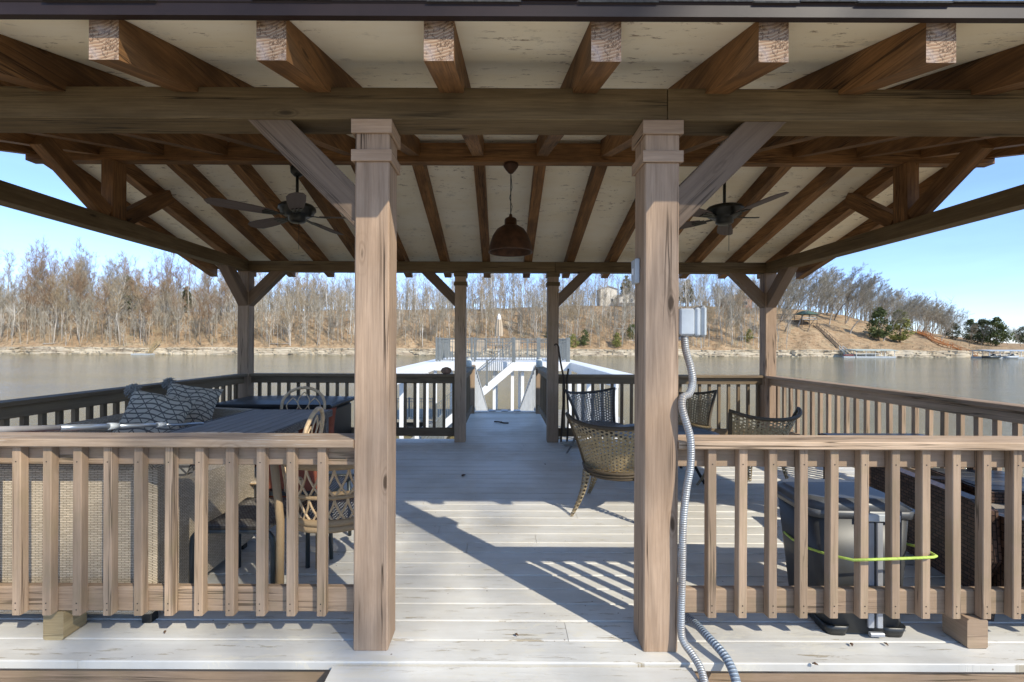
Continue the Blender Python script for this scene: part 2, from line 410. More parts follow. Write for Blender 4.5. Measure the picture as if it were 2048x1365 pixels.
M['alugrey']=plain('grey_aluminium',(.17,.18,.175),.4)
M['umb']=plain('umbrella_cloth',(.44,.35,.25),.9,var=.12)
M['stick']=plain('stick_bark',(.045,.03,.02),.8)
M['glassjar']=plain('jar_glass',(.55,.60,.60),.08)
M['rust']=plain('rust_steps',(.48,.20,.07),.8)
M['polealu']=plain('pole_aluminium',(.36,.40,.45),.3,.6)
M['polewarm']=plain('pole_warm_grey',(.33,.31,.30),.4)  # warm grey: tint of an orange reflection put into the colour
M['blade']=wood('fan_blade_wood',(.15,.12,.11),(.08,.06,.05),.2,0,contrast=.6)

# ------------------------------------------------------------------ setting: deck
X0,X1=-3.86,4.02            # deck sides
def zt(Y): return 2.54+.283*(Y-2.07)+.155 if Y<4.34 else 2.54+.283*(6.61-Y)+.155
def zb(Y): return zt(Y)-.155
d=MB(); y=2.0; pitch=.1514
n=0
while y<9.2:
    y1=y+pitch-.0065; 
    xa,xb=(X0,X1) if y<6.62 else (-.64,.78)
    # rounded nosing profile so that joints catch light
    z=random.uniform(-.0012,.0012)
    if n==0: z=0.0
    cuts=[xa]+sorted([random.uniform(xa+.6,xb-.6)] if (xb-xa)>3 and n>0 else [])+[xb]
    for a,b in zip(cuts,cuts[1:]):
        ru,rv=random.uniform(0,60),random.uniform(0,60)
        prof=[(y,-.035),(y,-.0045),(y+.0022,-.0012),(y+.006,0),(y1-.006,0),(y1-.002,-.0015),(y1,-.005),(y1,-.035)]
        base=len(d.v)
        for X in (a+.0012,b-.0012):
            for q in prof: d.v.append(Vector((X,q[0],q[1]+z)))
        for i in range(7):
            d.face([base+i,base+8+i,base+9+i,base+i+1],[(ru,rv+prof[i][0]),(ru+b-a,rv+prof[i][0]),(ru+b-a,rv+prof[i+1][0]),(ru,rv+prof[i+1][0])])
        d.face([base+i for i in range(8)]); d.face([base+15-i for i in range(8)])
    y+=pitch; n+=1
# the walk leading up to the pavilion, boards one step lower
y=1.985-pitch
while y>-2.6:
    ru,rv=random.uniform(0,60),random.uniform(0,60); z=-.006
    d.beam((-.73,y+pitch/2,z-.016),(.83,y+pitch/2,z-.016),pitch-.006,.036)
    y-=pitch
d.box((X0,2.03,-.30),(-.745,2.06,-.0375),m=1); d.box((.845,2.03,-.30),(X1,2.06,-.0375),m=1)
d.box((-.72,-2.6,-.22),(-.68,1.98,-.042),m=1); d.box((.78,-2.6,-.22),(.82,1.98,-.042),m=1)
d.box((X0,2.07,-.3),(X0+.04,6.6,-.0375),m=1); d.box((X1-.04,2.07,-.3),(X1,6.6,-.0375),m=1)
d.box((X0+.05,6.55,-.3),(X1-.05,6.59,-.0375),m=1)
for X in (-.6,.7): d.box((X,6.6,-.26),(X+.04,9.1,-.0375),m=1)
# dark framing under the boards closes the gaps
d.box((X0+.05,2.08,-.09),(X1-.05,6.54,-.05),m=2); d.box((-.55,6.6,-.09),(.69,9.1,-.05),m=2)
struct(d.build('deck',[M['deck'],M['rail'],M['black']]))

# ------------------------------------------------------------------ pavilion
pav=empty('pavilion',(0.07,4.34,0)); tag(pav,'brown timber pavilion with open gable roof standing on the white deck','pavilion')
PAV=Vector((0.07,4.34,0))
def pv(mb,name,mats):
    mb.v=[v-PAV for v in mb.v]; return mb.build(name,mats,pav)
PX=[-.594,.726]; FY=2.148; BY=6.53; CXL,CXR=-3.675,3.815; PW=.157
for (X,Y,col) in [(PX[0],FY,1),(PX[1],FY,1),(PX[0],BY,1),(PX[1],BY,1),(CXL,BY,0),(CXR,BY,0),(CXL,FY,0),(CXR,FY,0)]:
    m=MB(); m.beam((X,Y,.002),(X,Y,2.418),PW,PW,up=(0,1,0),ch=.006)
    po=pv(m,'post',M['post'] if Y==FY or X==CXR else M['rail'])
    if col:
        for (za,zb_) in ((2.352,2.416),(2.225,2.278)):
            m=MB(); e=PW/2+.013
            for (a,b,c,dd) in ((X-e,Y-e,X+e,Y-PW/2-.001),(X-e,Y+PW/2+.001,X+e,Y+e),(X-e,Y-PW/2,X-PW/2-.001,Y+PW/2),(X+PW/2+.001,Y-PW/2,X+e,Y+PW/2)):
                m.box((a,b,za),(c,dd,zb_))
            m.v=[v-PAV for v in m.v]; m.build('collar',M['post'] if Y==FY else M['beam'],po)
def beam(p0,p1,w_,h_,name,mat,**k):
    m=MB(); m.beam(p0,p1,w_,h_,**k); return pv(m,name,mat)
BT=2.565; BB=2.42
zc=(BT+BB)/2; hh=BT-BB
# front and back beams, spliced over the right inner post
for Y in (FY,BY):
    beam((CXL-.08,Y,zc),(.747,Y,zc),PW,hh,'beam',M['beam']); beam((.751,Y,zc),(CXR+.08,Y,zc),PW,hh,'beam',M['beam'])
for X in (CXL,CXR):
    beam((X,FY+PW/2,zc-.003),(X,BY-PW/2,zc-.003),PW-.006,hh,'beam',M['beam'])
# ridge
RY=4.34
m=MB(); m.beam((-4.50,RY,3.205),(4.64,RY,3.205),.10,.18,em=1); pv(m,'ridge_beam',[M['raft'],M['end']])
# rafters
XR=[-.232+.6035*k for k in range(-7,9)]
def rafter(X,w_=.108,mat='raft'):
    for sgn in (0,1):
        m=MB(); ye=1.640; yr=RY-.052
        pts=[(ye,zb(ye)),(yr,zb(yr)),(yr,zt(yr)-.002),(ye,zt(ye)-.002)]
        if sgn: pts=[(2*RY-a,b) for a,b in pts][::-1]
        endi=[3] if not sgn else [3]
        m.prism(pts,'x',X-w_/2,X+w_/2,end=endi if not sgn else [i for i in range(4) if abs(pts[i][0]-(2*RY-ye))<1e-6 and abs(pts[(i+1)%4][0]-(2*RY-ye))<1e-6],em=1)
        pv(m,'rafter',[M[mat],M['end']])
for X in XR: rafter(X)
# gable trusses
for X,s in ((CXL-.03,-1),(CXR+.03,1)):
    beam((X,RY,BT+.002),(X,RY,3.113),.115,PW,'king_post',M['raft'],up=(0,1,0))
    for sg in (-1,1):
        beam((X,RY+sg*.10,2.60),(X,RY+sg*.70,3.02),.10,.135,'strut',M['raft'])
# knee braces
def brace(X,Y,dx,dy,rx=.46,w_=.135):
    a=(X+dx*.03,Y+dy*.03,1.94+ .035); L=.50
    p1=(X+dx*(L+.06),Y+dy*(L+.06),1.94+.035+L+.03)
    beam(a,p1,w_-.0,.138,'knee_brace',M['brace'])
for X,dx in ((PX[0],-1),(PX[1],1)):
    for Y in (FY,BY): brace(X,Y,dx,0)
for X,dx in ((CXL,1),(CXR,-1)):
    for Y,dy in ((BY,-1),(FY,1)): brace(X,Y,dx,0); brace(X,Y,0,dy)
# soffit panels and roof skin
RX0,RX1=XR[0]-.10,XR[-1]+.10
cuts=[(1.62,2.878),(2.882,RY-.002)]
for a,b in cuts:
    for s in (0,1):
        m=MB(); pts=[(a,zt(a)),(b,zt(b)),(b,zt(b)+.012),(a,zt(a)+.012)]
        if s: pts=[(2*RY-q,z) for q,z in pts][::-1]
        m.prism(pts,'x',RX0+.02,RX1-.02); pv(m,'soffit_panel',M['soffit'])
m=MB()
for s in (0,1):
    a,b=1.600,RY
    pts=[(a,zt(a)+.013),(b,zt(b)+.013),(b,zt(b)+.033),(a,zt(a)+.033)]
    if s: pts=[(2*RY-q,z) for q,z in pts][::-1]
    m.prism(pts,'x',RX0,RX1)
X=RX0-.02
while X<RX1:                      # shingle tabs overhanging the eaves
    wd=random.choice([.16,.2,.28,.33]); 
    for s in (0,1):
        a,b=1.582+random.uniform(-.003,.003),2.2; h0=random.choice([.034,.038,.043])
        pts=[(a,zt(a)+h0-.001),(b,zt(b)+h0),(b,zt(b)+h0+.005),(a,zt(a)+h0+.005)]
        if s: pts=[(2*RY-q,z) for q,z in pts][::-1]
        m.prism(pts,'x',X,min(X+wd,RX1+.02)-.002)
    X+=wd
pv(m,'shingle_roof',M['shingle'])
for s in (0,1):
    m=MB(); a=1.592
    pts=[(a,2.546),(a+.026,2.546),(a+.026,2.575),(a+.02,2.604),(a-.004,2.604),(a-.004,2.592),(a,2.588)]
    if s: pts=[(2*RY-q,z) for q,z in pts][::-1]
    m.prism(pts,'x',RX0-.01,RX1+.01); pv(m,'gutter',M['gutter'])
for X in (RX0-.012,RX1+.012):
    for s in (0,1):
        m=MB(); a,b=1.60,RY
        pts=[(a,zt(a)-.03),(b,zt(b)-.03),(b,zt(b)+.035),(a,zt(a)+.035)]
        if s: pts=[(2*RY-q,z) for q,z in pts][::-1]
        m.prism(pts,'x',X-.01,X+.01); pv(m,'rake_board',M['gutter'])
# switch box, electrical box belong to the post but can be lifted off: things of their own, further down

# ------------------------------------------------------------------ railings
def railing(label,p0,p1,first,step,side,cap,body,capw=.145,name='railing',group='railing sections round the deck',bot=(.14,.255),gaps=0):
    """p0->p1 along the rail centre line at floor; side=+1 balusters on the left of the direction"""
    p0=Vector((*p0,0)); p1=Vector((*p1,0)); dd=(p1-p0); L=dd.length; dd.normalize(); nn=Vector((-dd.y,dd.x,0))*side
    r=empty(name,(p0+p1)/2); tag(r,label,'railing',group); O=(p0+p1)/2
    def part(mb,nm,mt): mb.v=[v-O for v in mb.v]; return mb.build(nm,mt,r)
    z=lambda k: Vector((0,0,k))
    m=MB(); m.beam(p0+z(.942)+nn*.008,p1+z(.942)+nn*.008,capw+.016,.037,ch=.005); part(m,'top_rail',cap)
    m=MB(); m.beam(p0+z(.874)-nn*.0,p1+z(.874)-nn*.0,.038,.092); part(m,'sub_rail',body)
    m=MB(); m.beam(p0+z((bot[0]+bot[1])/2),p1+z((bot[0]+bot[1])/2),.038,bot[1]-bot[0],ch=.006); part(m,'bottom_rail',body)
    t=first
    while t<L-.02:
        c=p0+dd*t+nn*.0395; m=MB(); j=random.uniform(-.003,.003)
        m.beam(c+z(bot[0]+.004)+dd*j,c+z(.9225)+dd*random.uniform(-.002,.002),.040,.040,up=nn,ch=.003)
        for zz in (bot[0]+.03,bot[0]+.06,.85):
            q=c+nn*.0203+z(zz); m.lathe([(0.0035,.0)],q) if 0 else None
            m.beam(q-nn*.0004,q+nn*.0006,.0052,.0052,up=(0,0,1),m=1,ch=.001)
        part(m,'baluster',[body,M['black']]); t+=step
    return r,part
RYc=2.150
# front left: post left edge back to the corner post
fl,flp=railing('front railing left of the entrance with sunlit worn cap',(PX[0]-PW/2,RYc),(CXL+PW/2,RYc),(-.829-(PX[0]-PW/2))*-1,.1402,-1 if 0 else 1,M['railcap'],M['rail'])
fr,frp=railing('front railing right of the entrance, white scuffs on its cap',(PX[1]+PW/2,RYc),(CXR-PW/2,RYc),.969-(PX[1]+PW/2),.1405,-1,M['railcap'],M['rail'])
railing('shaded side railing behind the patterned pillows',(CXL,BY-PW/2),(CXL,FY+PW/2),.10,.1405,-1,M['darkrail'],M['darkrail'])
railing('side railing on the right with the open lake beyond',(CXR,BY-PW/2),(CXR,FY+PW/2),.10,.1405,1,M['rail'],M['rail'])
BR=BY+.02
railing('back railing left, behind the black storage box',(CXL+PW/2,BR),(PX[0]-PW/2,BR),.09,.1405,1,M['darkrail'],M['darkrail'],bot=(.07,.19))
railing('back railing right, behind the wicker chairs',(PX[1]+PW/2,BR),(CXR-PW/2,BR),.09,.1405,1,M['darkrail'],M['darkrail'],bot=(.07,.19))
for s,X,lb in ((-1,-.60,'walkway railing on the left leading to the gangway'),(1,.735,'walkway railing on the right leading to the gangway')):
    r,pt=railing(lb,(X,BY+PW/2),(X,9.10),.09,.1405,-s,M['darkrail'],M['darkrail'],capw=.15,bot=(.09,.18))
    m=MB(); m.beam((X,9.15,0),(X,9.15,.97),.11,.11,up=(0,1,0)); pt(m,'end_post',M['rail'])
for X,Y,lb in ((-2.10,2.165,'raw wood block under the front left railing'),(2.20,2.13,'grey brown wood block under the front right railing')):
    m=MB(); m.beam((0,-.03,.069),(.0,.09,.069),.095,.136,em=0,ch=.008); o=m.build('support_block',M['block'] if X<0 else M['rail']); o.location=(X,Y,0)
    tag(o,lb,'wood block')

# ------------------------------------------------------------------ furniture
def T(x,y,z=0,rz=0): return Matrix.Translation((x,y,z))@Matrix.Rotation(rz,4,'Z')
def panel(mb,x0,y0,z0,x1,y1,z1,r=.03,m=0):
    """soft-edged upright/flat box with wicker-scaled UVs (metres)"""
    base=len(mb.v)
    mb.rbox=None
    fs=[]
    import itertools
    X=(x0,x1);Y=(y0,y1);Z=(z0,z1)
    c=min(r,(x1-x0)*.45,(y1-y0)*.45,(z1-z0)*.45)
    idx={}
    def V(i,j,k,ax):
        key=(i,j,k,ax)
        if key not in idx:
            p=[X[i],Y[j],Z[k]]; s=[(1,-1)[i],(1,-1)[j],(1,-1)[k]]
            for q in range(3):
                if q!=ax: p[q]+=s[q]*c
            idx[key]=len(mb.v); mb.v.append(Vector(p))
        return idx[key]
    def uvw(vi,ax):
        p=mb.v[vi]
        return {0:(p.y,p.z),1:(p.x,p.z),2:(p.x,p.y)}[ax]
    def F(vs,ax): mb.face(vs,[uvw(v,ax) for v in vs],m,False)
    for i in (0,1): f=[V(i,0,0,0),V(i,1,0,0),V(i,1,1,0),V(i,0,1,0)]; F(f if i else f[::-1],0)
    for j in (0,1): f=[V(0,j,0,1),V(1,j,0,1),V(1,j,1,1),V(0,j,1,1)]; F(f[::-1] if j else f,1)
    for k in (0,1): f=[V(0,0,k,2),V(1,0,k,2),V(1,1,k,2),V(0,1,k,2)]; F(f if k else f[::-1],2)
    for j in (0,1):
        for k in (0,1): F([V(0,j,k,1),V(1,j,k,1),V(1,j,k,2),V(0,j,k,2)],1)
    for i in (0,1):
        for k in (0,1): F([V(i,0,k,0),V(i,1,k,0),V(i,1,k,2),V(i,0,k,2)],0)
        for j in (0,1): F([V(i,j,0,0),V(i,j,1,0),V(i,j,1,1),V(i,j,0,1)],0)
    for i in (0,1):
        for j in (0,1):
            for k in (0,1): F([V(i,j,k,0),V(i,j,k,1),V(i,j,k,2)],2)

def sofa(label,loc,rz,W,D,arms=(1,1),back=.80,arm=.63,mat='beigewick',cush='beige'):
    """facing +y, back at y=0; x from 0 to W"""
    r=empty('wicker_sofa',loc,rz); tag(r,label,'sofa')
    m=MB(); panel(m,0,0,.04,W,.12,back,.03); m.build('backrest',M[mat],r)
    m=MB(); panel(m,.02,.125,.06,W-.02,D,.32,.02); m.build('base',M[mat],r)
    for k,(a,x) in enumerate(zip(arms,(0,W-.11))):
        if a:
            m=MB(); pts=[(.125,.05),(D,.05),(D+.01,arm-.06),(D-.05,arm),(.20,arm+.02),(.125,arm+.05)]
            m.prism(pts,'x',x+.003,x+.107); m.build('arm',M[mat],r)
    ca=MB(); panel(ca,.13,.15,.325,W-.13,D-.02,.43,.04); ca.build('seat_cushion',M['seatfab'],r)
    for x in (.05,W-.05):
        for y in (.05,D-.06):
            m=MB(); m.beam((x,y,0),(x,y,.05),.05,.05,up=(0,1,0)); m.build('leg',M['black'],r)
    return r
M['seatfab']=plain('taupe_cushion',(.28,.25,.22),.9,var=.1,sc=30)
sofa('beige wicker sofa with its back against the front left railing',(-3.42,2.245,0),0,1.70,.92,arms=(0,1))
sofa('beige wicker sofa along the shaded side railing, holding two pillows',(-3.56,5.30,0),-math.pi/2,2.10,.80,arms=(1,0),back=.74)

# grey slatted table
t=empty('dining_table',(-2.06,3.85,0)); tag(t,'long grey slatted dining table between the sofas and rattan chairs','table')
m=MB(); 
for k in range(8):
    x=-.36+.0912*k; m.beam((x+.042,-.60,.735),(x+.042,.60,.735),.0825,.022,ch=.003)
m.build('slat_top',M['tabletop'],t)
m=MB(); 
for a,b in (((-.375,-.62),(.375,-.62)),((-.375,.62),(.375,.62)),((-.385,-.63),(-.385,.63)),((.385,-.63),(.385,.63))):
    m.beam((*a,.715),(*b,.715),.02,.065)
m.box((-.36,-.6,.70),(.36,.6,.715)); m.build('apron',M['greyweave'],t)
for x in (-.34,.34):
    for y in (-.57,.57):
        m=MB(); m.beam((x,y,0),(x,y,.70),.06,.06,up=(0,1,0)); m.build('leg',M['greyweave'],t)

def rattan_dining(label,loc,rz):
    r=empty('rattan_chair',loc,rz); tag(r,label,'chair','rattan chairs at the dining table')
    def arch(w_,z0,h,y0,lean,n=18):
        pts=[]
        for i in range(n+1):
            a=i/n
            if a<.25: x=-w_; z=z0+h*.62*(a/.25)
            elif a>.75: x=w_; z=z0+h*.62*((1-a)/.25)
            else:
                th=(a-.25)/.5*math.pi; x=-w_*math.cos(th); z=z0+h*.62+h*.38*math.sin(th)
            pts.append((x,y0-lean*(z-z0)/h,z))
        return pts
    m=MB(); m.tube(arch(.235,.42,.49,-.20,.09),.016,8); m.build('back_frame',M['cane'],r)
    m=MB()
    for s in (-1,1):
        for k in (-.12,0,.12):
            pts=[]
            for i in range(13):
                a=i/12; x=k+s*.065*math.sin(a*math.pi*2); z=.45+.41*a*(1-.25*abs(k)/.12*.6)
                pts.append((x,-.205-.09*(z-.42)/.49,z))
            m.tube(pts,.006,5)
    m.build('back_lattice',M['cane'],r)
    m=MB(); m.grid(lambda u,v:(-.22+.44*u,-.2+.42*v,.435-.02*math.sin(u*math.pi)*math.sin(v*math.pi)),8,8,.44,.44); m.build('seat',M['beigewick'],r,thick=.015)
    m=MB(); m.tube([(-.23,-.21,.43),(.23,-.21,.43),(.23,.23,.43),(-.23,.23,.43)],.016,8,closed=True); m.build('seat_frame',M['cane'],r)
    for x in (-.22,.22):
        for y in (-.20,.22):
            m=MB(); m.tube([(x,y,.43),(x*1.06,y*1.08,.003)],.015,8); m.build('leg',M['cane'],r)
    return r
rattan_dining('rattan arch-backed chair at the far end of the slatted table',(-2.17,4.72,0),math.pi)
rattan_dining('rattan arch-backed chair on the near side of the slatted table, seen edge-on',(-1.66,3.36,0),R(97))

# barrel-back rattan chair at the rail
r=empty('rattan_chair',(-.93,2.60,0)); tag(r,'rattan barrel chair with black mesh seat between the front railing and post','chair')
def ring(w_,dpt,z,a0=200,a1=-20,n=18,y0=0.0,lean=0):
    return [(w_*math.cos(R(a0+(a1-a0)*i/n)), -dpt*math.sin(R(a0+(a1-a0)*i/n))+y0, z) for i in range(n+1)]
m=MB(); m.tube(ring(.30,.27,.765),.021,8); m.build('top_rail',M['rattan'],r)
m=MB(); m.tube(ring(.275,.255,.60),.012,8); m.build('middle_rail',M['rattan'],r)
m=MB()
for tier,(za,zb2,ra,rb) in enumerate(((.46,.60,.25,.275),(.60,.765,.275,.30))):
    for k in range(7):
        a0=188-k*28-(14 if tier else 0)
        for s in (-1,1):
            pts=[]
            for i in range(9):
                q=i/8; aa=R(a0+s*14*math.sin(q*math.pi*.5) if s>0 else a0+s*14*math.sin(q*math.pi*.5)); rr=ra+(rb-ra)*q
                pts.append((rr*math.cos(aa)*1.0,-rr*.92*math.sin(aa),za+(zb2-za)*q))
            m.tube(pts,.0065,5)
            pts=[]
            for i in range(9):
                q=i/8; aa=R(a0+s*14*(1-math.cos(q*math.pi*.5))*1.0); rr=ra+(rb-ra)*(1-q)
                pts.append((rr*math.cos(aa),-rr*.92*math.sin(aa),zb2-(zb2-za)*q))
            m.tube(pts,.0065,5)
m.build('back_lattice',M['cane'],r)
m=MB()
for z in (.462,.43): m.tube([(.25*math.cos(R(a)),.24*math.sin(R(a)),z) for a in range(0,360,15)],.019,8,closed=True)
m.build('seat_frame',M['rattan'],r)
m=MB(); m.grid(lambda u,v:((-.5+u)*.47*math.sqrt(1-.5*(2*v-1)**2),(-.5+v)*.45*math.sqrt(1-.5*(2*u-1)**2),.475-.02*math.sin(u*math.pi)),10,10,.48,.48); m.build('seat',M['blackmesh'],r)
for (x,y) in ((-.235,-.20),(.235,-.20),(-.2,.22),(.2,.22)):
    m=MB(); m.tube([(x*1.10,y*1.1,.765 if y<0 else .45),(x,y,.46),(x,y*1.02,.003)],.0215,8); m.build('leg',M['rattan'],r)

# charcoal stool with grey weave
r=empty('stool',(-1.42,2.62,0)); tag(r,'low charcoal tube stool with grey woven seat beside the beige sofa arm','stool')
def tubeframe(x):
    pts=[(x,-.20,.003),(x,-.20,.34)]
    return pts
m=MB()
for y in (-.215,.215):
    pts=[(-.215,y,.003),(-.215,y,.33),(-.21,y,.37),(-.19,y,.395),(-.15,y,.405),(.15,y,.405),(.19,y,.395),(.21,y,.37),(.215,y,.33),(.215,y,.003)]
    m.tube(pts,.014,8); m.build('leg_frame',M['charcoal'],r); m=MB()
m=MB(); m.grid(lambda u,v:(-.17+.36*u,-.225+.45*v,.424-.012*math.sin(v*math.pi)),8,8,.4,.45); m.build('seat',M['greyweave'],r,thick=.02)

# second low stool, darker, further back
r=empty('stool',(-1.32,3.13,0)); tag(r,'black woven low stool behind the charcoal stool','stool')
m=MB(); m.grid(lambda u,v:(-.23+.46*u,-.2+.4*v,.435),6,6,.46,.4); m.build('seat',M['blackmesh'],r)
m=MB(); m.tube([(-.23,-.2,.43),(.23,-.2,.43),(.23,.2,.43),(-.23,.2,.43)],.014,8,closed=True); m.build('seat_frame',M['charcoal'],r)
for x in (-.21,.21):
    for y in (-.18,.18):
        m=MB(); m.tube([(x,y,.42),(x*1.04,y,.003)],.013,8); m.build('leg',M['charcoal'],r)

def facing(nrm,roll):
    z=Vector(nrm).normalized(); x=Vector((0,0,1)).cross(z).normalized(); y=z.cross(x)
    return Matrix((x,y,z)).transposed().to_4x4()@Matrix.Rotation(R(roll),4,'Z')
def cushion(name,label,loc,rot,w_,h_,th,mat,cat,group=None,tassel=False,uvs=1):
    m=MB()
    for s in (1,-1):
        def fn(u,v,s=s):
            a,b=2*u-1,2*v-1
            pin=1-.10*(a*a)*(b*b)
            e=(max(0,1-a**4)*max(0,1-b**4))**.45
            pinch=1+.05*(abs(a)*abs(b))**3-.06*((1-abs(a)**2)*abs(b)**6+(1-abs(b)**2)*abs(a)**6)
            return (a*w_/2*pinch,b*h_/2*pinch,s*(th/2*e+.003+.006*math.sin(5*a+3*b)*e))
        m.grid(fn,14,14,w_*uvs,h_*uvs)
        if s<0: 
            m.f[-196:]=[f[::-1] for f in m.f[-196:]]; m.uv[-196:]=[q[::-1] for q in m.uv[-196:]]
    o=m.build(name,M[mat]); o.location=loc
    if isinstance(rot,Matrix): o.matrix_world=Matrix.Translation(loc)@rot
    else: o.rotation_euler=rot
    tag(o,label,cat,group)
    if tassel:
        t=MB(); rnd=random.Random(3)
        for cx,cy in ((-w_/2,h_/2),):
            for k in range(110):
                a=rnd.uniform(0,6.28); L=rnd.uniform(.04,.075); e=rnd.uniform(-.8,.8)
                p=Vector((cx*1.0,cy*1.0,0)); dr=Vector((math.cos(a)*.9-.35,math.sin(a)*.9+.1,e)).normalized()
                t.tube([p,p+dr*L*.5+Vector((0,0,.01)),p+dr*L+Vector((0,-.01,-.02))],.0055,4)
        t.build('tassel',M['tassel'],o)
    return o
cushion('throw_pillow','patterned pillow with corner tassel, the nearer of the two on the sofa',(-3.05,4.0,.735),facing((.50,-.70,.55),-18),.47,.47,.19,'pillow','pillow',tassel=True)
cushion('throw_pillow','patterned pillow with corner tassel, the farther one leaning to the railing',(-3.24,4.72,.735),facing((.45,-.70,.5),-14),.48,.48,.19,'pillow','pillow',tassel=True)
cushion('throw_pillow','black and white patterned pillow lying on the front beige sofa',(-2.02,2.62,.61),(R(70),R(0),R(-12)),.50,.44,.18,'pillow','pillow')
cushion('seat_cushion','orange cushion leaning on the end of the front beige sofa',(-2.62,2.62,.60),(R(72),0,R(8)),.48,.42,.12,'orange','cushion')
cushion('seat_cushion','orange cushion standing upright against the black storage box',(-1.88,4.62,.50),(R(80),0,R(15)),.36,.46,.12,'orange','cushion')
cushion('seat_cushion','orange cushion on the seat of the edge-on rattan chair',(-1.84,3.72,.43),(R(12),R(6),R(20)),.38,.38,.09,'orange','cushion')
cushion('seat_cushion','orange cushion on the black stool behind the railing',(-1.40,3.08,.525),(R(72),0,R(-8)),.44,.42,.10,'orange','cushion')

# black storage box
r=empty('storage_box',(-2.78,5.9,0)); tag(r,'large black wicker-look storage box against the back railing','storage box')
m=MB(); panel(m,-.70,-.42,.02,.70,.42,.60,.03); m.build('body',M['blackwick'],r)
m=MB(); panel(m,-.74,-.46,.605,.74,.46,.66,.02); 
m.grid(lambda u,v:(-.70+1.4*u,-.43+.86*v,.661+.035*math.sin(u*math.pi)**.5*math.sin(v*math.pi)**.5),10,8,1.4,.86); m.build('lid',M['blackwick'],r)

# telescoping pole
r=empty('telescoping_pole',(-2.45,2.16,.98)); tag(r,'silver-grey telescoping pole laid from front railing cap to the table','pole')
a=Vector((-2.62,2.10,.984)); b=Vector((-2.33,3.55,.768)); 
def seg(f0,f1,rad,nm,mt):
    m=MB(); m.tube([a.lerp(b,f0)-Vector(r.location),a.lerp(b,f1)-Vector(r.location)],rad,10); m.build(nm,mt,r)
seg(-.25,.04,.022,'grip',M['polealu']); seg(.04,.34,.018,'outer_tube',M['polewarm']); seg(.34,.52,.0185,'sleeve',M['polealu']); seg(.52,.56,.023,'clamp',M['greybox']); seg(.56,.74,.014,'inner_tube',M['polealu']); seg(.74,.78,.018,'clamp',M['greybox']); seg(.78,1.0,.010,'inner_tube',M['polealu'])

# open-weave wicker chairs
def tubchair(label,loc,rz,grey=False):
    r=empty('wicker_chair',loc,rz); tag(r,label,'chair','open-weave wicker chairs round the fire table')
    ow,tw,rm=(M['opengrey'],M['opengrey'],M['ropegrey']) if grey else (M['open'],M['opentight'],M['rope'])
    def S(a,v):
        """a in -1..1 across the back, v 0..1 from the seat up"""
        wd=.255+.115*v**1.3; ph=a*R(62)
        x=wd*math.sin(ph)/math.sin(R(62)); y=-.27-.15*v+ (.20-.02*v)*(1-math.cos(ph))/(1-math.cos(R(62)))
        ztop=.755+.065*abs(a)**2.2
        z=.36+(ztop-.36)*v
        return (x,y,z)
    m=MB(); m.grid(lambda u,v:S(2*u-1,v*.80),24,10,.70,.36); m.build('backrest',tw,r)
    m=MB(); m.grid(lambda u,v:S(2*u-1,.80+v*.19),24,3,.72,.085); m.build('back_band',ow,r)
    pts=[S(-1,v/8) for v in range(0,9)]+[S(-1+2*i/20,1) for i in range(1,20)]+[S(1,1-v/8) for v in range(0,9)]
    m=MB(); m.tube(pts,.017,8); m.build('rim',rm,r)
    def seatpt(u,v):
        a,b=2*u-1,2*v-1
        return (a*.27*math.sqrt(1-.45*b*b),-.02+b*.29*math.sqrt(1-.35*a*a),.40-.03*(1-a*a)*(1-b*b))
    m=MB(); m.grid(seatpt,12,12,.55,.58); m.build('seat',tw,r)
    m=MB()
    for k,zz in enumerate((.385,.36,.338)):
        m.tube([(.275*(1-.03*k)*math.cos(R(q)),-.02+.30*(1-.03*k)*math.sin(R(q)),zz-.03*abs(math.cos(R(q)))**2*0) for q in range(0,360,12)],.013,6,closed=True)
    m.build('seat_rim',rm,r)
    for (x,y) in ((-.21,-.22),(.21,-.22),(-.21,.19),(.21,.19)):
        sx=1 if x>0 else -1; sy=1 if y>0 else -1
        top=Vector((x,y,.36)); ft=Vector((x+sx*.10,y+sy*.09,.004))
        m=MB(); sd=Vector((sx*.7,-sy*.7,0)).normalized(); out=Vector((sx*.7,sy*.7,0))
        def lp(u,v,top=top,ft=ft,sd=sd,out=out):
            th=u*2*math.pi; c=top.lerp(ft,v)+out*(-.03*math.sin(v*math.pi)); w0=.052*(1-v)+.017*v; w1=.022*(1-v)+.014*v
            return c+sd*w0*math.cos(th)+out*w1*math.sin(th)
        m.grid(lp,12,6,.14,.4); m.build('leg',M['open'] if not grey else M['opengrey'],r)
    return r
tubchair('brown open-weave wicker chair in the middle of the deck, back to the entrance',(.98,3.86,0),R(-24))
tubchair('grey open-weave wicker chair in shade by the back railing',(1.24,5.66,0),R(203),grey=True)
tubchair('wicker chair facing the entrance, partly hidden by the right front post',(2.28,5.60,0),R(165))
tubchair('brown open-weave wicker chair with its back to the right front railing',(2.31,4.32,0),R(14))
# round fire table
r=empty('fire_table',(1.74,4.86,0)); tag(r,'low round black table between the four open-weave wicker chairs','table')
m=MB(); m.lathe([(0,.43),(.50,.43),(.55,.438),(.56,.45),(.55,.462),(.50,.458),(.44,.452),(.40,.462),(0,.462)],n=40); m.build('table_top',M['black'],r)
m=MB(); m.lathe([(.30,.43),(.34,.30),(.22,.22)],n=32); m.build('bowl',M['black'],r)
for k in range(4):
    a=R(45+90*k); m=MB(); m.tube([(.36*math.cos(a),.36*math.sin(a),.43),(.30*math.cos(a),.30*math.sin(a),.2),(.42*math.cos(a),.42*math.sin(a),.004)],.016,8); m.build('leg',M['black'],r)

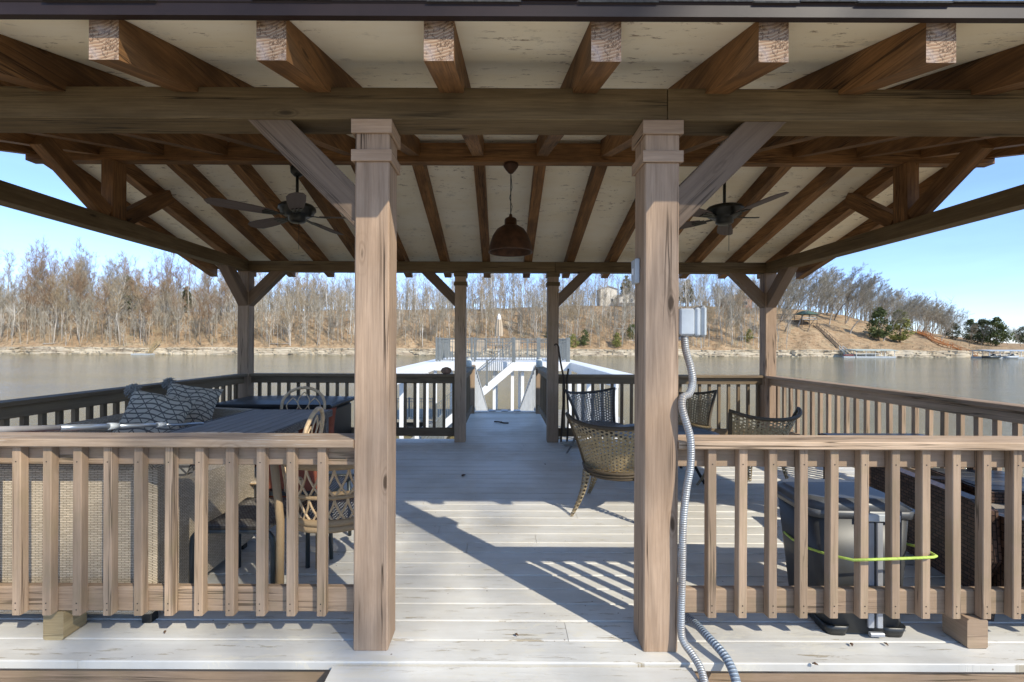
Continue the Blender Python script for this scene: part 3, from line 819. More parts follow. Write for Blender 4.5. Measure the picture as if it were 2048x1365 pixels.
# dark wicker armchair on the right
r=empty('wicker_armchair',(2.52,2.72,0),R(-6)); tag(r,'dark brown wicker armchair behind the bin with sloping arms','armchair')
m=MB(); pts=[(-.40,.30),(-.38,.55),(-.30,.585),(.42,.60),(.45,.56),(.45,.16),(.30,.12),(-.30,.10)]
m.prism(pts,'x',0,.07); m.build('backrest',M['darkwick'],r)
for y in (-.38,.40):
    m=MB(); m.prism([(.072,.14),(.85,.14),(.85,.30),(.80,.44),(.5,.50),(.072,.53)],'y',y-.045,y+.045); m.build('arm',M['darkwick'],r)
m=MB(); panel(m,.075,-.33,.14,.84,.35,.32,.02); m.build('base',M['darkwick'],r)
m=MB(); panel(m,.09,-.32,.325,.82,.34,.42,.03); m.build('seat_cushion',M['seatfab'],r)
for x in (.03,.80):
    for y in (-.38,.40):
        m=MB(); m.beam((x,y,.15),(x-.02 if x<.1 else x+.02,y*1.05,.003),.05,.05,up=(0,1,0),w1=.03,h1=.03); m.build('leg',M['darkwick'],r)
def darktable(label,loc,rz,W,D,H):
    r=empty('side_table',loc,rz); tag(r,label,'table')
    m=MB(); n=int(D/.1); st=D/n
    for k in range(n): m.beam((-W/2+.015,-D/2+st*(k+.5),H-.008),(W/2-.015,-D/2+st*(k+.5),H-.008),st-.006,.016,ch=.002)
    m.build('slat_top',M['darktop'],r)
    m=MB()
    for y in (-D/2-.012,D/2+.012): m.beam((-W/2,y,H-.04),(W/2,y,H-.04),.02,.07)
    for x in (-W/2-.0,W/2+.0): m.beam((x,-D/2,H-.04),(x,D/2,H-.04),.02,.07)
    m.build('apron',M['darkwick'],r)
    for x in (-W/2+.04,W/2-.04):
        for y in (-D/2+.04,D/2-.04):
            m=MB(); m.beam((x,y,0),(x,y,H-.075),.045,.045,up=(0,1,0)); m.build('leg',M['darkwick'],r)
darktable('small dark slatted side table beside the dark wicker armchair',(3.32,3.06,0),R(-10),.50,.52,.50)
darktable('dark slatted table by the right side railing, its top just above the cap',(3.22,3.72,0),0,.88,.52,.63)

# ------------------------------------------------------------------ bin and bungee
bx,by=1.765,2.362
r=empty('trash_bin',(bx,by,0),R(-3)); tag(r,'dark grey lidded trash bin with silver strip tied to the railing','bin')
def taper(mb,w0,d0,z0,w1,d1,z1,c=.05,y0=0,y1=0,m=0,capt=True):
    rings=[]
    for (ww,dd2,z,yo) in ((w0,d0,z0,y0),(w1,d1,z1,y1)):
        a,b=ww/2,dd2/2; ring=[]
        for (cx,cy,s) in ((a-c,-b+c,-90),(a-c,b-c,0),(-a+c,b-c,90),(-a+c,-b+c,180)):
            for k in range(5):
                th=R(s+22.5*k); ring.append(len(mb.v)); mb.v.append(Vector((cx+c*math.cos(th),cy+c*math.sin(th)+yo,z)))
        rings.append(ring)
    n=len(rings[0])
    for i in range(n):
        j=(i+1)%n; mb.face([rings[0][i],rings[0][j],rings[1][j],rings[1][i]],None,m,True)
    mb.face(rings[0][::-1],None,m)
    if capt: mb.face(rings[1],None,m)
m=MB(); taper(m,.37,.345,.012,.455,.39,.56,.06,0,.025); m.build('body',M['binplastic'],r)
m=MB(); taper(m,.50,.42,.561,.52,.43,.60,.06,.04,.045); taper(m,.52,.43,.6005,.42,.32,.64,.08,.045,.06); m.build('lid',M['binlid'],r)
m=MB(); m.beam((-.04,-.180,.575),(.14,-.180,.575),.03,.035); m.build('handle',M['greybox'],r)
m=MB()
for x in (.015,.055): m.beam((x,-.182,.05),(x,-.179,.55),.028,.014,up=(0,1,0))
m.box((.005,-.20,.012),(.068,-.18,.03)); m.build('pedal_strip',M['silver'],r)
for x in (-.13,.13):
    m=MB(); taper(m,.10,.12,.0,.12,.14,.05,.03,-.115,-.115); m.xf(T(x,0)); m.build('foot',M['black'],r)
# bungee round the bin and three balusters
cs=[Vector(q) for q in ((1.555,2.50,.37),(1.535,2.40,.375),(1.53,2.28,.385),(1.56,2.17,.40),(1.615,2.085,.415),(1.665,2.062,.428),(1.70,2.057,.432),(1.90,2.057,.440),(1.955,2.058,.443),(1.975,2.066,.444),(1.980,2.10,.444),(1.985,2.17,.44),(1.99,2.26,.42),(1.995,2.40,.40),(1.98,2.50,.38),(1.92,2.56,.37),(1.62,2.56,.37))]
m=MB(); m.tube(cs,.0062,8,closed=True); o=m.build('bungee_cord',M['bungee']); tag(o,'lime green bungee cord round the trash bin and railing balusters','cord')

# ------------------------------------------------------------------ electrical
PR=PX[1]+PW/2
r=empty('electrical_box',(PR+.066,FY-.02,1.503)); tag(r,'grey weatherproof electrical box on the right front post','electrical box')
def lb(mb,nm,mt,par=r): return mb.build(nm,mt,par)
m=MB(); panel(m,-.058,-.05,-.062,.012,.05,.062,.008); lb(m,'housing',M['greybox'])
m=MB(); panel(m,.013,-.052,-.066,.038,.052,.066,.008); lb(m,'collar_plate',M['greybox'])
m=MB(); panel(m,.040,-.055,-.070,.066,.055,.076,.015); lb(m,'cover',M['clear'])
m=MB(); m.tube([(-.04,0,-.062),(-.04,0,-.085)],.017,12); lb(m,'fitting',M['silver'])
r=empty('switch_box',(PX[1]-PW/2-.012,FY+.02,1.745)); tag(r,'small pale switch box on the inner side of the right front post','switch box')
m=MB(); panel(m,-.012,-.035,-.058,.010,.035,.058,.004); m.build('housing',M['greybox'],r)
m=MB(); m.box((-.016,-.008,-.015),(-.0125,.008,.015)); m.build('switch',M['white'],r)
def smooth(pts,n=6):
    pts=[Vector(p) for p in pts]; out=[]
    for i in range(len(pts)-1):
        p0=pts[max(i-1,0)];p1=pts[i];p2=pts[i+1];p3=pts[min(i+2,len(pts)-1)]
        for k in range(n):
            t=k/n; out.append(.5*((2*p1)+(-p0+p2)*t+(2*p0-5*p1+4*p2-p3)*t*t+(-p0+3*p1-3*p2+p3)*t**3))
    out.append(pts[-1]); return out
cp=[P(1370,676,2.12),P(1372,705,2.12),P(1384,745,2.13),P(1386,775,2.13),P(1377,795,2.11),P(1366,806,2.075)]
cp=[P(1369,674,2.11),P(1371,700,2.11),P(1381,735,2.10),P(1385,765,2.10),P(1378,788,2.07),P(1366,795,2.055),P(1364,815,2.045),P(1372,845,2.04),P(1381,880,2.035),P(1381,930,2.035),P(1372,985,2.04),P(1366,1050,2.04),P(1364,1150,2.045),P(1362,1255,2.045),P(1368,1285,2.03),P(1385,1310,1.99),P(1402,1340,1.93),P(1412,1385,1.85),P(1415,1450,1.75)]
cp=[Vector((q.x,q.y,max(q.z,.017))) if q.y>1.97 else Vector((q.x,q.y,min(q.z,.03))) for q in cp]
m=MB(); m.tube(smooth(cp),.0165,12); o=m.build('conduit',M['conduit']); tag(o,'ribbed metal conduit running from electrical box down the right post','conduit')
cp=[(.872,2.60,.017),(.905,2.40,.02),(.935,2.22,.05),(.955,2.08,.055),(.985,1.98,.03),(.988,1.90,-.03),(.97,1.84,-.15),(.96,1.80,-.3)]
m=MB(); m.tube(smooth(cp),.019,12); o=m.build('conduit',M['conduit2']); tag(o,'thick blue-grey plastic conduit looping over the deck edge','conduit')

# ------------------------------------------------------------------ ceiling fans and pendant
def fan(label,X,angles,missing=()):
    r=empty('ceiling_fan',(X,4.40,2.60)); tag(r,label,'ceiling fan','ceiling fans under the roof')
    m=MB(); m.lathe([(0,.515),(.045,.515),(.065,.49),(.06,.44),(.03,.41),(0,.41)]); m.build('canopy',M['fan'],r)
    m=MB(); m.tube([(0,0,.42),(0,0,.14)],.014,10); m.build('rod',M['fan'],r)
    m=MB(); m.lathe([(0,.155),(.03,.155),(.05,.145),(.15,.13),(.17,.11),(.172,.085),(.155,.07),(.15,.045),(.12,.03),(.11,.02),(.08,.018),(.08,-.02),(.065,-.035),(.035,-.042),(0,-.045)],n=32); m.build('motor',M['fan'],r)
    m=MB(); m.tube([(.03,-.03,-.04),(.03,-.03,-.30)],.0022,5); m.build('pull_chain',M['fan'],r)
    for a in angles:
        A=Matrix.Rotation(R(a),4,'Z')@Matrix.Rotation(R(11),4,'X')
        m=MB(); m.beam((.09,0,.028),(.19,0,.022),.03,.008,ch=.002); m.beam((.18,-.025,.02),(.30,-.035,.016),.022,.007,ch=.002); m.beam((.18,.025,.02),(.30,.035,.016),.022,.007,ch=.002); m.beam((.18,0,.02),(.31,0,.016),.018,.008,ch=.002)
        m.xf(A); m.build('blade_bracket',M['fan'],r)
        if a in missing: continue
        m=MB(); out=[(.22,-.045),(.30,-.062),(.52,-.078),(.66,-.078),(.73,-.055),(.765,0),(.73,.055),(.66,.078),(.52,.078),(.30,.062),(.22,.045)]
        m.prism(out,'z',.0205,.0275); m.xf(A); m.build('blade',M['blade'],r)
fan('five-blade ceiling fan hanging left of the lamp',-1.985,(222,294,6,78,150))
fan('ceiling fan hanging right of the lamp, with one blade missing',2.145,(64,136,208,280,352),missing=(352,))
r=empty('pendant_lamp',(.078,4.34,2.27)); tag(r,'rusty dome pendant lamp hanging from the ridge beam','lamp')
m=MB(); m.lathe([(0,.845),(.07,.845),(.07,.82),(.05,.79),(.02,.755),(0,.75)]); m.build('canopy',M['copper'],r)
m=MB(); m.tube([(0,0,.76),(0,0,.36)],.0045,6); m.tube([(0,0,.76),(.012,0,.62),(-.012,0,.52),(.014,.0,.44),(0,0,.37)],.003,5); m.build('cord',M['black'],r)
m=MB(); m.lathe([(0,.365),(.012,.365),(.018,.34),(.05,.325),(.058,.31),(.058,.26),(.075,.255),(.13,.22),(.17,.16),(.195,.09),(.205,.03),(.212,.012),(.212,0),(.205,0),(.198,.03),(.185,.09),(.16,.155),(.12,.21),(.06,.245),(0,.25)],n=40); m.build('shade',M['copper'],r)
m=MB(); m.lathe([(0,.06),(.025,.065),(.034,.09),(.03,.13),(.016,.17),(.016,.245)],n=16); m.build('bulb',M['glassjar'],r)

# ------------------------------------------------------------------ small things by the walkway
for (X,Y0,Y1,bend,lbx) in ((.86,6.48,6.50,.03,'crooked walking stick leaning on the back railing nearest the post'),(.945,6.46,6.50,-.02,'straight brown walking stick leaning beside the crooked one')):
    pts=[(X-.02,Y0-.02,.01),(X,Y0,.4),(X+bend,Y0+.01,.8),(X,Y0+.01,1.05)]
    if bend>0: pts=[(X-.02,Y0-.04,.01),(X,Y0-.02,.4),(X+bend,Y0-.02,.8),(X-.02,Y0-.02,1.10),(X-.05,Y0-.02,1.28),(X-.06,Y0-.02,1.36),(X-.09,Y0-.02,1.40),(X-.12,Y0-.02,1.38)]
    m=MB(); m.tube(smooth(pts,5),[.018]*0 or .014,7); o=m.build('walking_stick',M['stick']); tag(o,lbx,'stick','walking sticks by the back railing')
m=MB(); m.tube(smooth([(-.60,2.9+1.9,.01),(-.6,4.9,.01)],2),.005,5)
for (X,lbx) in ((-.60,'clear glass jar on the left walkway railing cap'),(.735,'clear glass jar on the right walkway railing cap')):
    r=empty('glass_jar',(X-.03,8.6,.9615)); tag(r,lbx,'jar','glass jars on the walkway railings')
    m=MB(); m.lathe([(0,.0),(.055,.0),(.062,.01),(.062,.12),(.045,.15),(.045,.165)],n=16); m.build('jar_body',M['glassjar'],r)
    m=MB(); m.lathe([(0,.185),(.047,.185),(.047,.166),(.0,.166)],n=16); m.build('lid',M['silver'],r)
m=MB(); m.lathe([(0,0),(.05,.005),(.075,.03),(.08,.055),(.06,.085),(.02,.10),(0,.10)],n=14); o=m.build('rock',plain('brown_rock',(.22,.14,.10),.9,var=.3,sc=20)); o.location=(-.80,BR,.961); o.scale=(1,.8,1); tag(o,'rounded brown rock sitting on the back railing cap','rock')
m=MB(); m.tube(smooth([(-.13,8.12,.012),(-.05,8.05,.02),(.02,8.0,.012),(.12,7.97,.014)],4),.012,6); m.tube([(-.05,8.05,.02),(-.0,8.12,.012)],.006,5); o=m.build('twig',M['stick']); tag(o,'dark broken twig lying on the walkway boards','twig')
rnd=random.Random(11)
leafm=plain('dry_leaf',(.10,.055,.03),.9,var=.3)
def leaf(x,y,s,lbx,g=None):
    m=MB(); a=rnd.uniform(0,6.28)
    m.grid(lambda u,v:((u-.5)*s*(1-.6*abs(2*v-1)),(v-.5)*s*1.5,.004+.012*math.sin(u*3.1)*math.sin(v*3.1)+.006*abs(2*u-1)),4,4); m.xf(T(0,0,0,a)); o=m.build('dry_leaf',leafm); o.location=(x,y,0); tag(o,lbx,'leaf',g)
q=P(927,952,4.82); leaf(q.x,4.82,.045,'curled dark leaf alone in the shaded middle of the deck')
for px,py in ((1703,1290),(1772,1289),(1630,1330),(1033,1273),(1090,930),(330,1270)):
    Y=1.4*910/(py-688); q=P(px,py,Y); leaf(q.x,Y,rnd.uniform(.010,.018),'small curled brown leaf scrap on the white deck boards','leaf scraps on the deck')
# white boards leaning low beside the back right post
m=MB(); m.beam((.86,6.27,.018),(1.34,6.33,.018),.10,.03); m.beam((.80,6.20,.05),(1.25,6.28,.05),.06,.025); o=m.build('loose_boards',M['grayboard']); tag(o,'pale loose boards lying by the back right inner post','boards')
# threshold plate
r=empty('threshold_plate',(.06,9.24,0)); tag(r,'white metal threshold plate where the walkway meets the gangway','threshold')
m=MB(); m.box((-.66,-.05,.0),(.66,.05,.035)); m.build('plate',M['white'],r)
for x in (-.25,0,.25):
    m=MB(); m.box((x-.07,-.06,.036),(x+.07,.06,.055)); m.build('hinge',M['polealu'],r)
M['alulight']=plain('dull_aluminium',(.50,.51,.51),.45,var=.08)
# gangway down to the dock
GX=.06; g0=Vector((GX,9.32,-.03)); g1=Vector((GX,18.0,-2.22))
r=empty('gangway',g0); tag(r,'white metal gangway sloping down from the walkway to the dock','gangway')
def gp(mb,nm,mt): mb.v=[v-g0 for v in mb.v]; return mb.build(nm,mt,r)
m=MB(); m.beam(g0,g1,1.16,.05); gp(m,'walk_surface',M['grayboard'])
for s in (-1,1):
    m=MB(); off=Vector((s*.63,0,0))
    m.beam(g0+off+Vector((0,0,.0)),g1+off,.05,.14); m.beam(g0+off+Vector((0,0,.98)),g1+off+Vector((0,0,.98)),.05,.06)
    gp(m,'side_rail',M['alulight'])
    m=MB()
    for k in range(18):
        c=g0.lerp(g1,(k+.5)/18)+off; m.beam(c+Vector((0,0,.05)),c+Vector((0,0,.96)),.035,.05 if k%4==0 else .022,up=(0,1,0))
    gp(m,'pickets',M['alulight'])

# ------------------------------------------------------------------ two-storey boat dock
DK=Vector((0,21,-2.5)); dock=empty('boat_dock',DK); tag(dock,'two-storey white floating boat dock beyond the gangway','boat dock')
def dp(mb,nm,mt,par=None):
    mb.v=[v-DK for v in mb.v]; o=mb.build(nm,mt,par or dock)
    return o
UZ=.617; XL,XRr=-2.88,2.95
m=MB(); m.box((XL,19.62,UZ-.05),(XRr,26,UZ)); dp(m,'upper_floor',M['white'])
m=MB(); 
m.box((XL,19.56,UZ-.38),(XRr,19.615,UZ-.01)); dp(m,'fascia',M['white']); m=MB(); m.box((XL,26.01,UZ-.38),(XRr,26.06,UZ-.01)); dp(m,'fascia',M['white'])
for X,s in ((XL,1),(XRr,-1)):
    m=MB(); m.box((X-.05 if s>0 else X-.02,11.7,UZ-.35),(X+.02 if s>0 else X+.05,26.0,UZ-.012)); dp(m,'side_fascia',M['white'])
    m=MB(); m.box((X-.55 if s>0 else X+.06,11.7,UZ-.05),(X-.06 if s>0 else X+.55,26.0,UZ-.014)); dp(m,'arm_floor',M['white'])
for X,Y in [(XL,11.8),(XL,15.4),(XL,17.4),(XL,19.7),(XL,26),(XRr,11.8),(XRr,15.4),(XRr,17.4),(XRr,19.7),(XRr,26),(-.33,19.8),(.46,19.8),(.90,19.8),(-.30,25.9),(1.0,25.9),(1.9,19.8),(-2.0,19.8),(-3.4,15.4),(3.4,15.4)]:
    m=MB(); m.beam((X,Y+.05,-2.35),(X,Y+.05,UZ-.36 if abs(X)<3 else UZ-.052),.13,.13,up=(0,1,0)); dp(m,'column',M['white'])
def drail(p0,p1,posts=(),name='railing'):
    p0,p1=Vector(p0),Vector(p1); L=(p1-p0).length; Z=Vector((0,0,1))
    m=MB(); m.beam(p0+Z*1.0,p1+Z*1.0,.05,.035); m.beam(p0+Z*.86,p1+Z*.86,.03,.025); m.beam(p0+Z*.08,p1+Z*.08,.03,.03)
    k=0.0
    while k<L: 
        c=p0.lerp(p1,k/L); m.beam(c+Z*.08,c+Z*.99,.018,.018,up=(0,1,0)); k+=.115
    o=dp(m,name,M['alugrey'])
    for f in posts:
        q=MB(); c=p0.lerp(p1,f); q.beam(c-Z*0.0,c+Z*1.06,.085,.085,up=(0,1,0)); dp(q,'railing_post',M['alugrey'],o)
drail((XL+.05,19.7,UZ),(.46,19.7,UZ),(0,.04,.46,.5,1)); drail((1.54,19.7,UZ),(XRr-.05,19.7,UZ),(0,.06,.94,1)); drail((.5,19.9,UZ),(1.54,19.9,UZ),())
for X in (XL+.06,XRr-.06): drail((X,19.75,UZ),(X,25.9,UZ),(.3,.6,1))
drail((XL+.06,25.9,UZ),(XRr-.06,25.9,UZ),(.25,.5,.75))
# stairs up to the upper floor
m=MB(); s0=Vector((.52,19.15,UZ-.12)); s1=Vector((-2.75,19.15,-2.30))
m.beam(s0,s1,.05,.30); dp(m,'stair_stringer',M['white'])
m=MB(); m.beam(s0+Vector((0,.42,0)),s1+Vector((0,.42,0)),.05,.30)
for k in range(14):
    c=s0.lerp(s1,(k+.5)/14)+Vector((0,.21,.05)); m.box((c.x-.13,c.y-.2,c.z-.015),(c.x+.13,c.y+.2,c.z+.015))
dp(m,'stair_treads',M['white'])
drail(s0+Vector((0,0,.12)),s1+Vector((0,0,.12)),(.0,.35,.7,1),'stair_railing'); 
# lower deck
m=MB(); m.box((-5.7,21.8,-2.38),(5.9,25.4,-2.26)); m.box((-3.5,12.0,-2.38),(-2.2,21.79,-2.26)); m.box((2.3,12.0,-2.38),(3.5,21.79,-2.26)); m.box((-.8,18.0,-2.38),(1.0,21.79,-2.26)); dp(m,'lower_floor',M['grayboard'])
m=MB(); 
for a,b in (((-5.6,22,),(5.8,25.3)),((-3.4,12.1),(-2.3,21.7)),((2.4,12.1),(3.4,21.7))): m.box((a[0],a[1],-2.85),(b[0],b[1],-2.385))
dp(m,'float',M['black'])
drail((-5.6,21.9,-2.26),(-3.3,21.9,-2.26),(0,.5,1)); drail((-2.25,13,-2.26),(-2.25,17.5,-2.26),(0,.33,.66,1))
m=MB(); m.beam((-3.0,14.0,-2.2),(-1.9,18.2,-.9),.04,.05); 
# upper deck furniture
def slingchair(x,y,rz,lbx):
    r=empty('patio_chair',(x,y,UZ),rz); tag(r,lbx,'chair','chairs on the upper floor of the boat dock')
    m=MB()
    for s in (-1,1): m.tube([(s*.26,-.25,0),(s*.27,-.22,.42),(s*.26,-.33,.95),(s*.15,-.35,1.0)],.02,6); m.tube([(s*.27,.25,0),(s*.27,.22,.62),(s*.27,-.22,.64)],.018,6)
    m.build('frame',M['alugrey'],r)
    m=MB(); m.grid(lambda u,v:(-.25+.5*u,(.22-.46*v*2) if v<.5 else -.24-.11*(v-.5)*2,.42 if v<.5 else .42+.55*(v-.5)*2),4,8); m.build('seat',M['umb'],r)
slingchair(-2.1,21.2,R(200),'tan sling chair at the left end of the dock upper floor')
slingchair(-1.1,21.6,R(160),'tan sling chair left of the closed umbrella')
slingchair(.55,23.2,R(20),'tan sling chair right of the closed umbrella')
r=empty('patio_table',(-.15,22,UZ)); tag(r,'round grey patio table under the closed umbrella on the dock','table')
m=MB(); m.lathe([(0,.70),(.5,.70),(.52,.715),(.5,.73),(.03,.73)],n=24); m.build('table_top',M['alugrey'],r)
for k in range(4):
    a=R(45+90*k); m=MB(); m.tube([(.2*math.cos(a),.2*math.sin(a),.7),(.38*math.cos(a),.38*math.sin(a),.0)],.018,6); m.build('leg',M['alugrey'],r)
r=empty('patio_umbrella',(-.15,22,UZ)); tag(r,'closed beige patio umbrella above the dock table','umbrella')
m=MB(); m.tube([(0,0,.735),(0,0,2.2)],.022,8); m.tube([(0,0,.0),(0,0,.6985)],.022,8); m.build('pole',M['white'],r)
m=MB()
def um(u,v):
    a=u*2*math.pi; rr=(.03+.17*v**.6-.05*v**4)*(1+.22*math.cos(8*a)); return (rr*math.cos(a),rr*math.sin(a)+.03*v,2.20-1.05*v)
m.grid(um,40,10); m.build('canopy',M['umb'],r)
m=MB(); m.lathe([(.10,1.95),(.085,2.1),(.03,2.22),(0,2.24)],n=12); m.build('cap',M['white'],r)

# ------------------------------------------------------------------ water, banks, far shore
WZ=-2.8
def watermat():
    t=NT('lake_water',.07,.5); p=t.pos()
    a=t.noise(t.map(p,(.7,2.4,1)),1.0,6,.66,.3); b=t.noise(t.map(p,(.05,.12,1)),1,3)
    c=t.noise(t.map(p,(4,9,1)),1.0,3,.6)
    t.col(t.mix(t.ramp(b,[(.35,0),(.65,1)]),(.225,.19,.098),(.18,.16,.09)))
    t.b.inputs['IOR'].default_value=1.33
    g_=t.noise(t.map(p,(.12,.5,1)),1.0,3,.5); wnd_=t.ramp(t.noise(t.map(p,(.012,.05,1)),1,4,.6),[(.4,.45),(.6,1)])
    sp_=t.sep(p); wx=t.ramp(t.math('DIVIDE',t.math('SUBTRACT',sp_[0],t.math('MULTIPLY',sp_[1],.55)),60.0),[(.0,.0),(.9,1)])
    wnd_=t.math('ADD',wnd_,t.math('MULTIPLY',wx,1.6))
    t.bump(t.math('MULTIPLY',wnd_,t.math('ADD',t.math('MULTIPLY',g_,1.6),t.math('ADD',a,t.math('MULTIPLY',c,.25)))),1.0,.26); return t.mat
m=MB()
NX=40
m.v=[Vector((x,y,WZ)) for (x,y) in ((-2500,-60),(2500,-60),(2500,3000),(-2500,3000))]; m.face([0,1,2,3],[(0,0),(1,0),(1,1),(0,1)])
struct(m.build('lake_water',watermat()))
from mathutils import noise as mn
def fbm(x,y,z=0,o=4):
    s=0;a=1;f=1
    for i in range(o): s+=a*mn.noise(Vector((x*f,y*f,z+i*9.1))); a*=.5; f*=2.1
    return s
def rockmat(name,a,b,dk):
    t=NT(name,.9,.15); p=t.pos()
    st=t.noise(t.map(p,(.10,.10,2.0)),1.0,6,.7,.4); q=t.noise(p,.35,6,.7)
    c=t.mix(t.ramp(st,[(.42,0),(.55,1)]),b,a); c=t.mix(t.ramp(q,[(.52,0),(.66,.75)]),c,dk)
    t.col(c).bump(q,.5,.2); return t.mat
def leafmat(name,a,b,c3,sc=.12):
    t=NT(name,.95,.1); p=t.pos()
    n=t.noise(p,sc,6,.7,.5); n2=t.noise(p,sc*9,5,.75)
    c=t.mix(t.ramp(n,[(.36,0),(.62,1)]),a,b); c=t.mix(t.ramp(n2,[(.47,0),(.62,.8)]),c,c3)
    c=t.mix(t.ramp(t.noise(p,sc*4,6,.8),[(.50,0),(.62,.8)]),c,(.14,.105,.065)); c=t.mix(t.ramp(t.noise(p,sc*1.3,5,.7),[(.56,0),(.66,.7)]),c,(.30,.26,.17))
    t.col(c).bump(n2,.6,.3); return t.mat
CU=[(-1.7,17),(-1.1,15.5),(-.5,16.5),(0,18.5),(.3,20.5),(.5,19.5),(.65,18.6),(.75,15.6),(.82,12.2),(.9,8.6),(.985,6.0),(1.04,3.8),(1.15,2.2),(1.8,2.0)]
def crest(u):
    for (a,b),(c,d2) in zip(CU,CU[1:]):
        if a<=u<=c: return b+(d2-b)*(u-a)/(c-a)
    return CU[0][1] if u<0 else CU[-1][1]
def shoreY(u): return 160+2.2*fbm(u*9,0,3)+1.2*fbm(u*40,0,5,2)
def gz(u,s):
    if s<0: return WZ-.3-min(-s*.4,3)
    H=crest(u)+2.8
    if s<2.6: lz=(0,.35,2.2)[0]+ (2.35+.5*fbm(u*14,1.3,7))*min(1,(s/2.6))**.6
    else:
        k=min(1,(s-2.6)/56); k2=1-(1-k)**1.7
        b=2.35+.5*fbm(u*14,1.3,7)
        lz=b+(max(H-b,.3))*k2 + .9*fbm(u*22,s*.05,2)*min(1,(s-2.6)/8)*min(1,H/12)
        if s>60: lz-= (s-60)*.03
    return WZ+lz
m=MB(); us=[-1.7+3.5*i/330 for i in range(331)]; ss=[-9,-3,-.5,0,.5,1.2,1.9,2.6,4,6,8.5,11,14,17,21,25,29,34,39,45,52,60,75,100,160,300,700]
for u in us:
    sy=shoreY(u)
    for s in ss: Y=sy+s; m.v.append(Vector((u*Y,Y,gz(u,s))))
nS=len(ss)
for i in range(330):
    for j in range(nS-1):
        a=i*nS+j; m.face([a,a+nS,a+nS+1,a+1],None,0 if ss[j]>=2.6 else 1,True)
struct(m.build('far_hillside',[leafmat('leaf_litter',(.335,.225,.13),(.44,.325,.205),(.27,.16,.085)),rockmat('shore_rock',(.50,.43,.32),(.26,.205,.145),(.08,.06,.045))]))
def FP(px,s,dz=0):
    """a point on the far hillside: bearing of image column px, s metres inland"""
    u=(px-1004)/910; Y=shoreY(u)+s; return Vector((u*Y,Y,gz(u,s)+dz))
# limestone ledges: broken layered slabs along the water
rnd=random.Random(5); m=MB()
u=-1.25
while u<1.22:
    for lay in range(4):
        if rnd.random()<.30: continue
        L=rnd.uniform(2.5,8); Y=shoreY(u)+.2+lay*.55+rnd.uniform(-.4,.5); h=rnd.uniform(.45,.72); z=WZ-.15+lay*.64; X=u*Y+rnd.uniform(-1,1)
        k=len(m.v); n=7
        pts=[]
        for i in range(n):
            fx=-L/2+L*i/(n-1); pts.append((X+fx,Y+rnd.uniform(-.35,.35)))
        for (px_,py_) in pts:
            m.v.append(Vector((px_,py_+rnd.uniform(0,.15),z))); m.v.append(Vector((px_,py_-rnd.uniform(0,.25),z+h*rnd.uniform(.8,1)))); m.v.append(Vector((px_,py_+3.0,z+h)))
        for i in range(n-1):
            a=k+i*3; m.face([a,a+3,a+4,a+1]); m.face([a+1,a+4,a+5,a+2])
        m.face([k,k+1,k+2]); e=k+(n-1)*3; m.face([e,e+2,e+1])
    u+=.0125
struct(m.build('shore_ledges',rockmat('ledge_rock',(.62,.54,.41),(.34,.28,.20),(.10,.08,.055))))

# near bank of broken rock under and beside the deck
def nb(x,y):
    base=-.75-(max(0,y-1.0))*.17-.0*abs(x)
    if y>7.0: base-=(y-7)*.12
    return base+.18*fbm(x*.8,y*.8,4)+.10*fbm(x*3,y*3,8,2)
m=MB(); NXb,NYb=110,70
for i in range(NXb+1):
    for j in range(NYb+1):
        x=-22+46*i/NXb; y=-8+24*j/NYb
        m.v.append(Vector((x,y,nb(x,y) if y>1.0 else -.42-.33*max(0,min(1,y+.0))+.05*fbm(x,y,1))))
for i in range(NXb):
    for j in range(NYb):
        a=i*(NYb+1)+j; m.face([a,a+NYb+1,a+NYb+2,a+1],None,0,True)
struct(m.build('near_bank',rockmat('bank_rock',(.50,.42,.32),(.34,.27,.19),(.14,.10,.06))))
m=MB(); rnd=random.Random(8)
for k in range(900):
    x=rnd.uniform(3.0,13); y=rnd.uniform(1.5,11.5); s=rnd.uniform(.08,.32); c=Vector((x,y,nb(x,y)+s*.2))
    b=len(m.v); 
    for (a,e) in ((0,-1),(0,0),(1,0),(2,0),(3,0),(4,0),(0,1),(1,1),(2,1),(3,1)):
        th=a*1.25+e*.5+rnd.uniform(-.25,.25); q=s*rnd.uniform(.7,1.15)*(1 if e==0 else .55)
        m.v.append(c+Vector((math.cos(th)*q,math.sin(th)*q*.8,e*s*.42+rnd.uniform(-.04,.04))))
    for i in range(5):
        m.face([b+1+i,b+1+(i+1)%5,b+6+(i+1)%5 if (i+1)%5<4 else b+6,b+6+i if i<4 else b+9])
    m.face([b+6,b+7,b+8,b+9])
o=m.build('riprap_rocks',rockmat('riprap',(.62,.55,.44),(.42,.35,.26),(.2,.15,.1))); tag(o,'pale broken riprap rocks covering the bank beyond the right railing','rocks',kind='stuff')

gm=leafmat('dry_lawn',(.42,.36,.24),(.52,.45,.32),(.34,.28,.18),.5)
m=MB(); 
for i in range(41):
    for j in range(31):
        x=-100+5*i; y=-118+4*j
        m.v.append(Vector((x,y+ (0 if j<30 else .6),-.45+.04*fbm(x*.2,y*.2,3)-.0 if j<30 else -.62)))
for i in range(40):
    for j in range(30):
        a=i*31+j; m.face([a,a+31,a+32,a+1],None,0,True)
struct(m.build('lawn',gm))
